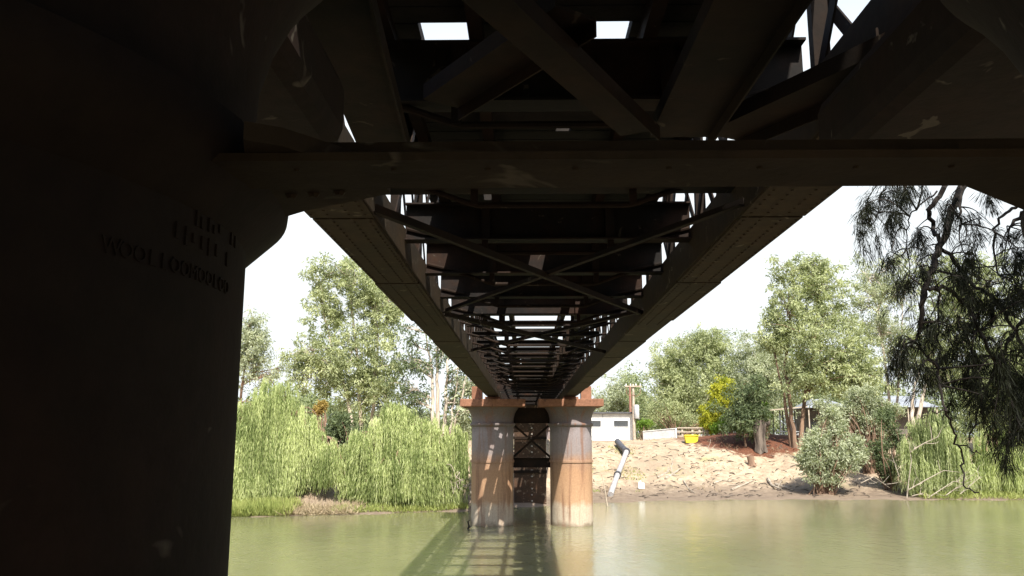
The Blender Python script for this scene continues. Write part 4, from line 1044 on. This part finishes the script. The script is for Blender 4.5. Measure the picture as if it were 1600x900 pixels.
limb([(1640,470),(1610,560),(1590,650),(1580,700)], 0.03, 0.008, 0.9)
limb([(1395,270),(1375,310),(1368,345),(1340,380)], 0.014, 0.005, 0.2)
limb([(1530,200),(1440,215),(1395,270)], 0.028, 0.014, 0.2)
PP = []; DD = []; 
TA = [(1372,312,30,34,22), (1400,300,22,30,12), (1362,352,18,18,9), (1425,312,20,28,10), (1395,345,18,18,8),
      (1400,425,16,18,9), (1440,410,26,30,16), (1420,450,26,26,14), (1480,330,20,34,8), (1520,330,36,40,16), (1570,320,34,34,12),
      (1480,430,30,36,28), (1500,480,40,44,36), (1455,500,24,34,16), (1540,400,40,50,42), (1585,430,30,60,46), (1560,500,44,50,52), (1520,560,44,50,44),
      (1590,560,34,60,50), (1550,620,50,48,62), (1500,620,30,36,18), (1595,640,30,50,40), (1570,680,34,34,24), (1460,570,22,36,12), (1430,560,22,30,10), (1405,580,16,22,9), (1440,600,18,26,6), (1620,500,40,160,50)]
for (px, py, rx, ry, n) in TA:
    for _ in range(max(2, int(n*(0.34 if px < 1470 else (0.25 if py > 530 else 0.19))))):
        th = rng.random()*6.28; u = math.sqrt(rng.random())
        c = at(px+math.cos(th)*rx*u, py+math.sin(th)*ry*u-26, YC+rng.normal()*0.4)
        q = min(anchors[::3], key=lambda a: (a-c).length+max(0, c.z-a.z)*0.5)
        if (q-c).length < 1.2: tm.tube(curve_pts(q, c, 0.12, 0.07, 5), [0.010, 0.008, 0.007, 0.006, 0.005], 4, False)
        e = c+Vector((rng.normal()*0.10, rng.normal()*0.10, -rng.uniform(0.16, 0.38)))
        sp = curve_pts(c, e, 0, 0.12, 5); tm.tube(sp, [0.005, 0.004, 0.004, 0.003, 0.002], 4, False)
        for tq in range(int(rng.integers(5, 10))):
            o = sp[int(rng.integers(0, 5))]; k = int(rng.integers(12, 22)); L = rng.uniform(0.10, 0.24)
            ax = rng.normal(size=3)*np.array([0.55, 0.55, 0.1]); ax[2] -= 0.9
            d0 = rng.normal(size=(k, 3))*0.34+ax
            st = np.array(o)+rng.normal(size=(k, 3))*0.02
            d1 = unit(d0); mid = st+d1*L*0.5; d2 = unit(d1+np.array([0, 0, -0.6]))
            PP += [st, mid]; DD += [d1*L, d2*L]
tm.build('trunk', M['bark_dark'], so_root)
P = np.concatenate(PP); D = np.concatenate(DD); L = np.linalg.norm(D, axis=1)*0.62
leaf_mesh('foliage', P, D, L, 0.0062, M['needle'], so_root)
# its crown above and to the right, outside the view, which shades the hanging branches
C = sample_lobe((8.2, 5.6, 12.0), (3.6, 4.2, 3.0), 420, 0.1)
P, D = clump_leaves(C, np.full(420, 0.7), 60, 0.9); k = len(P)
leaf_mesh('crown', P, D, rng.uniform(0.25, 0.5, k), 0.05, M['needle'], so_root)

# trees added outside the view to cut sky light under the bridge
def added_wood(x0, x1, y0, y1, top, n, lab):
    X = rng.uniform(x0, x1, n); Yv = rng.uniform(y0, y1, n); Z = ground_z(X, Yv)+0.3+rng.random(n)*top*(0.8+0.25*np.sin(X*0.6+Yv*0.4))
    P, D = clump_leaves(np.stack([X, Yv, Z], -1), np.full(n, 1.1), 26, 0.5); k = len(P)
    tag(leaf_mesh('added_wood', P, D, 0.6*rng.uniform(0.6, 1.3, k), 0.26*rng.uniform(0.7, 1.2, k), M['gum_dark']), lab, 'wood', None, 'stuff')
added_wood(-16, -7, -26, 4, 10, 900, 'trees added out of view left of the bridge to cut side light')
added_wood(9, 19, -26, 1, 10, 900, 'trees added out of view right of the bridge to cut side light')
added_wood(-16, 19, -48, -40, 8, 700, 'trees added out of view behind the near end of the bridge')
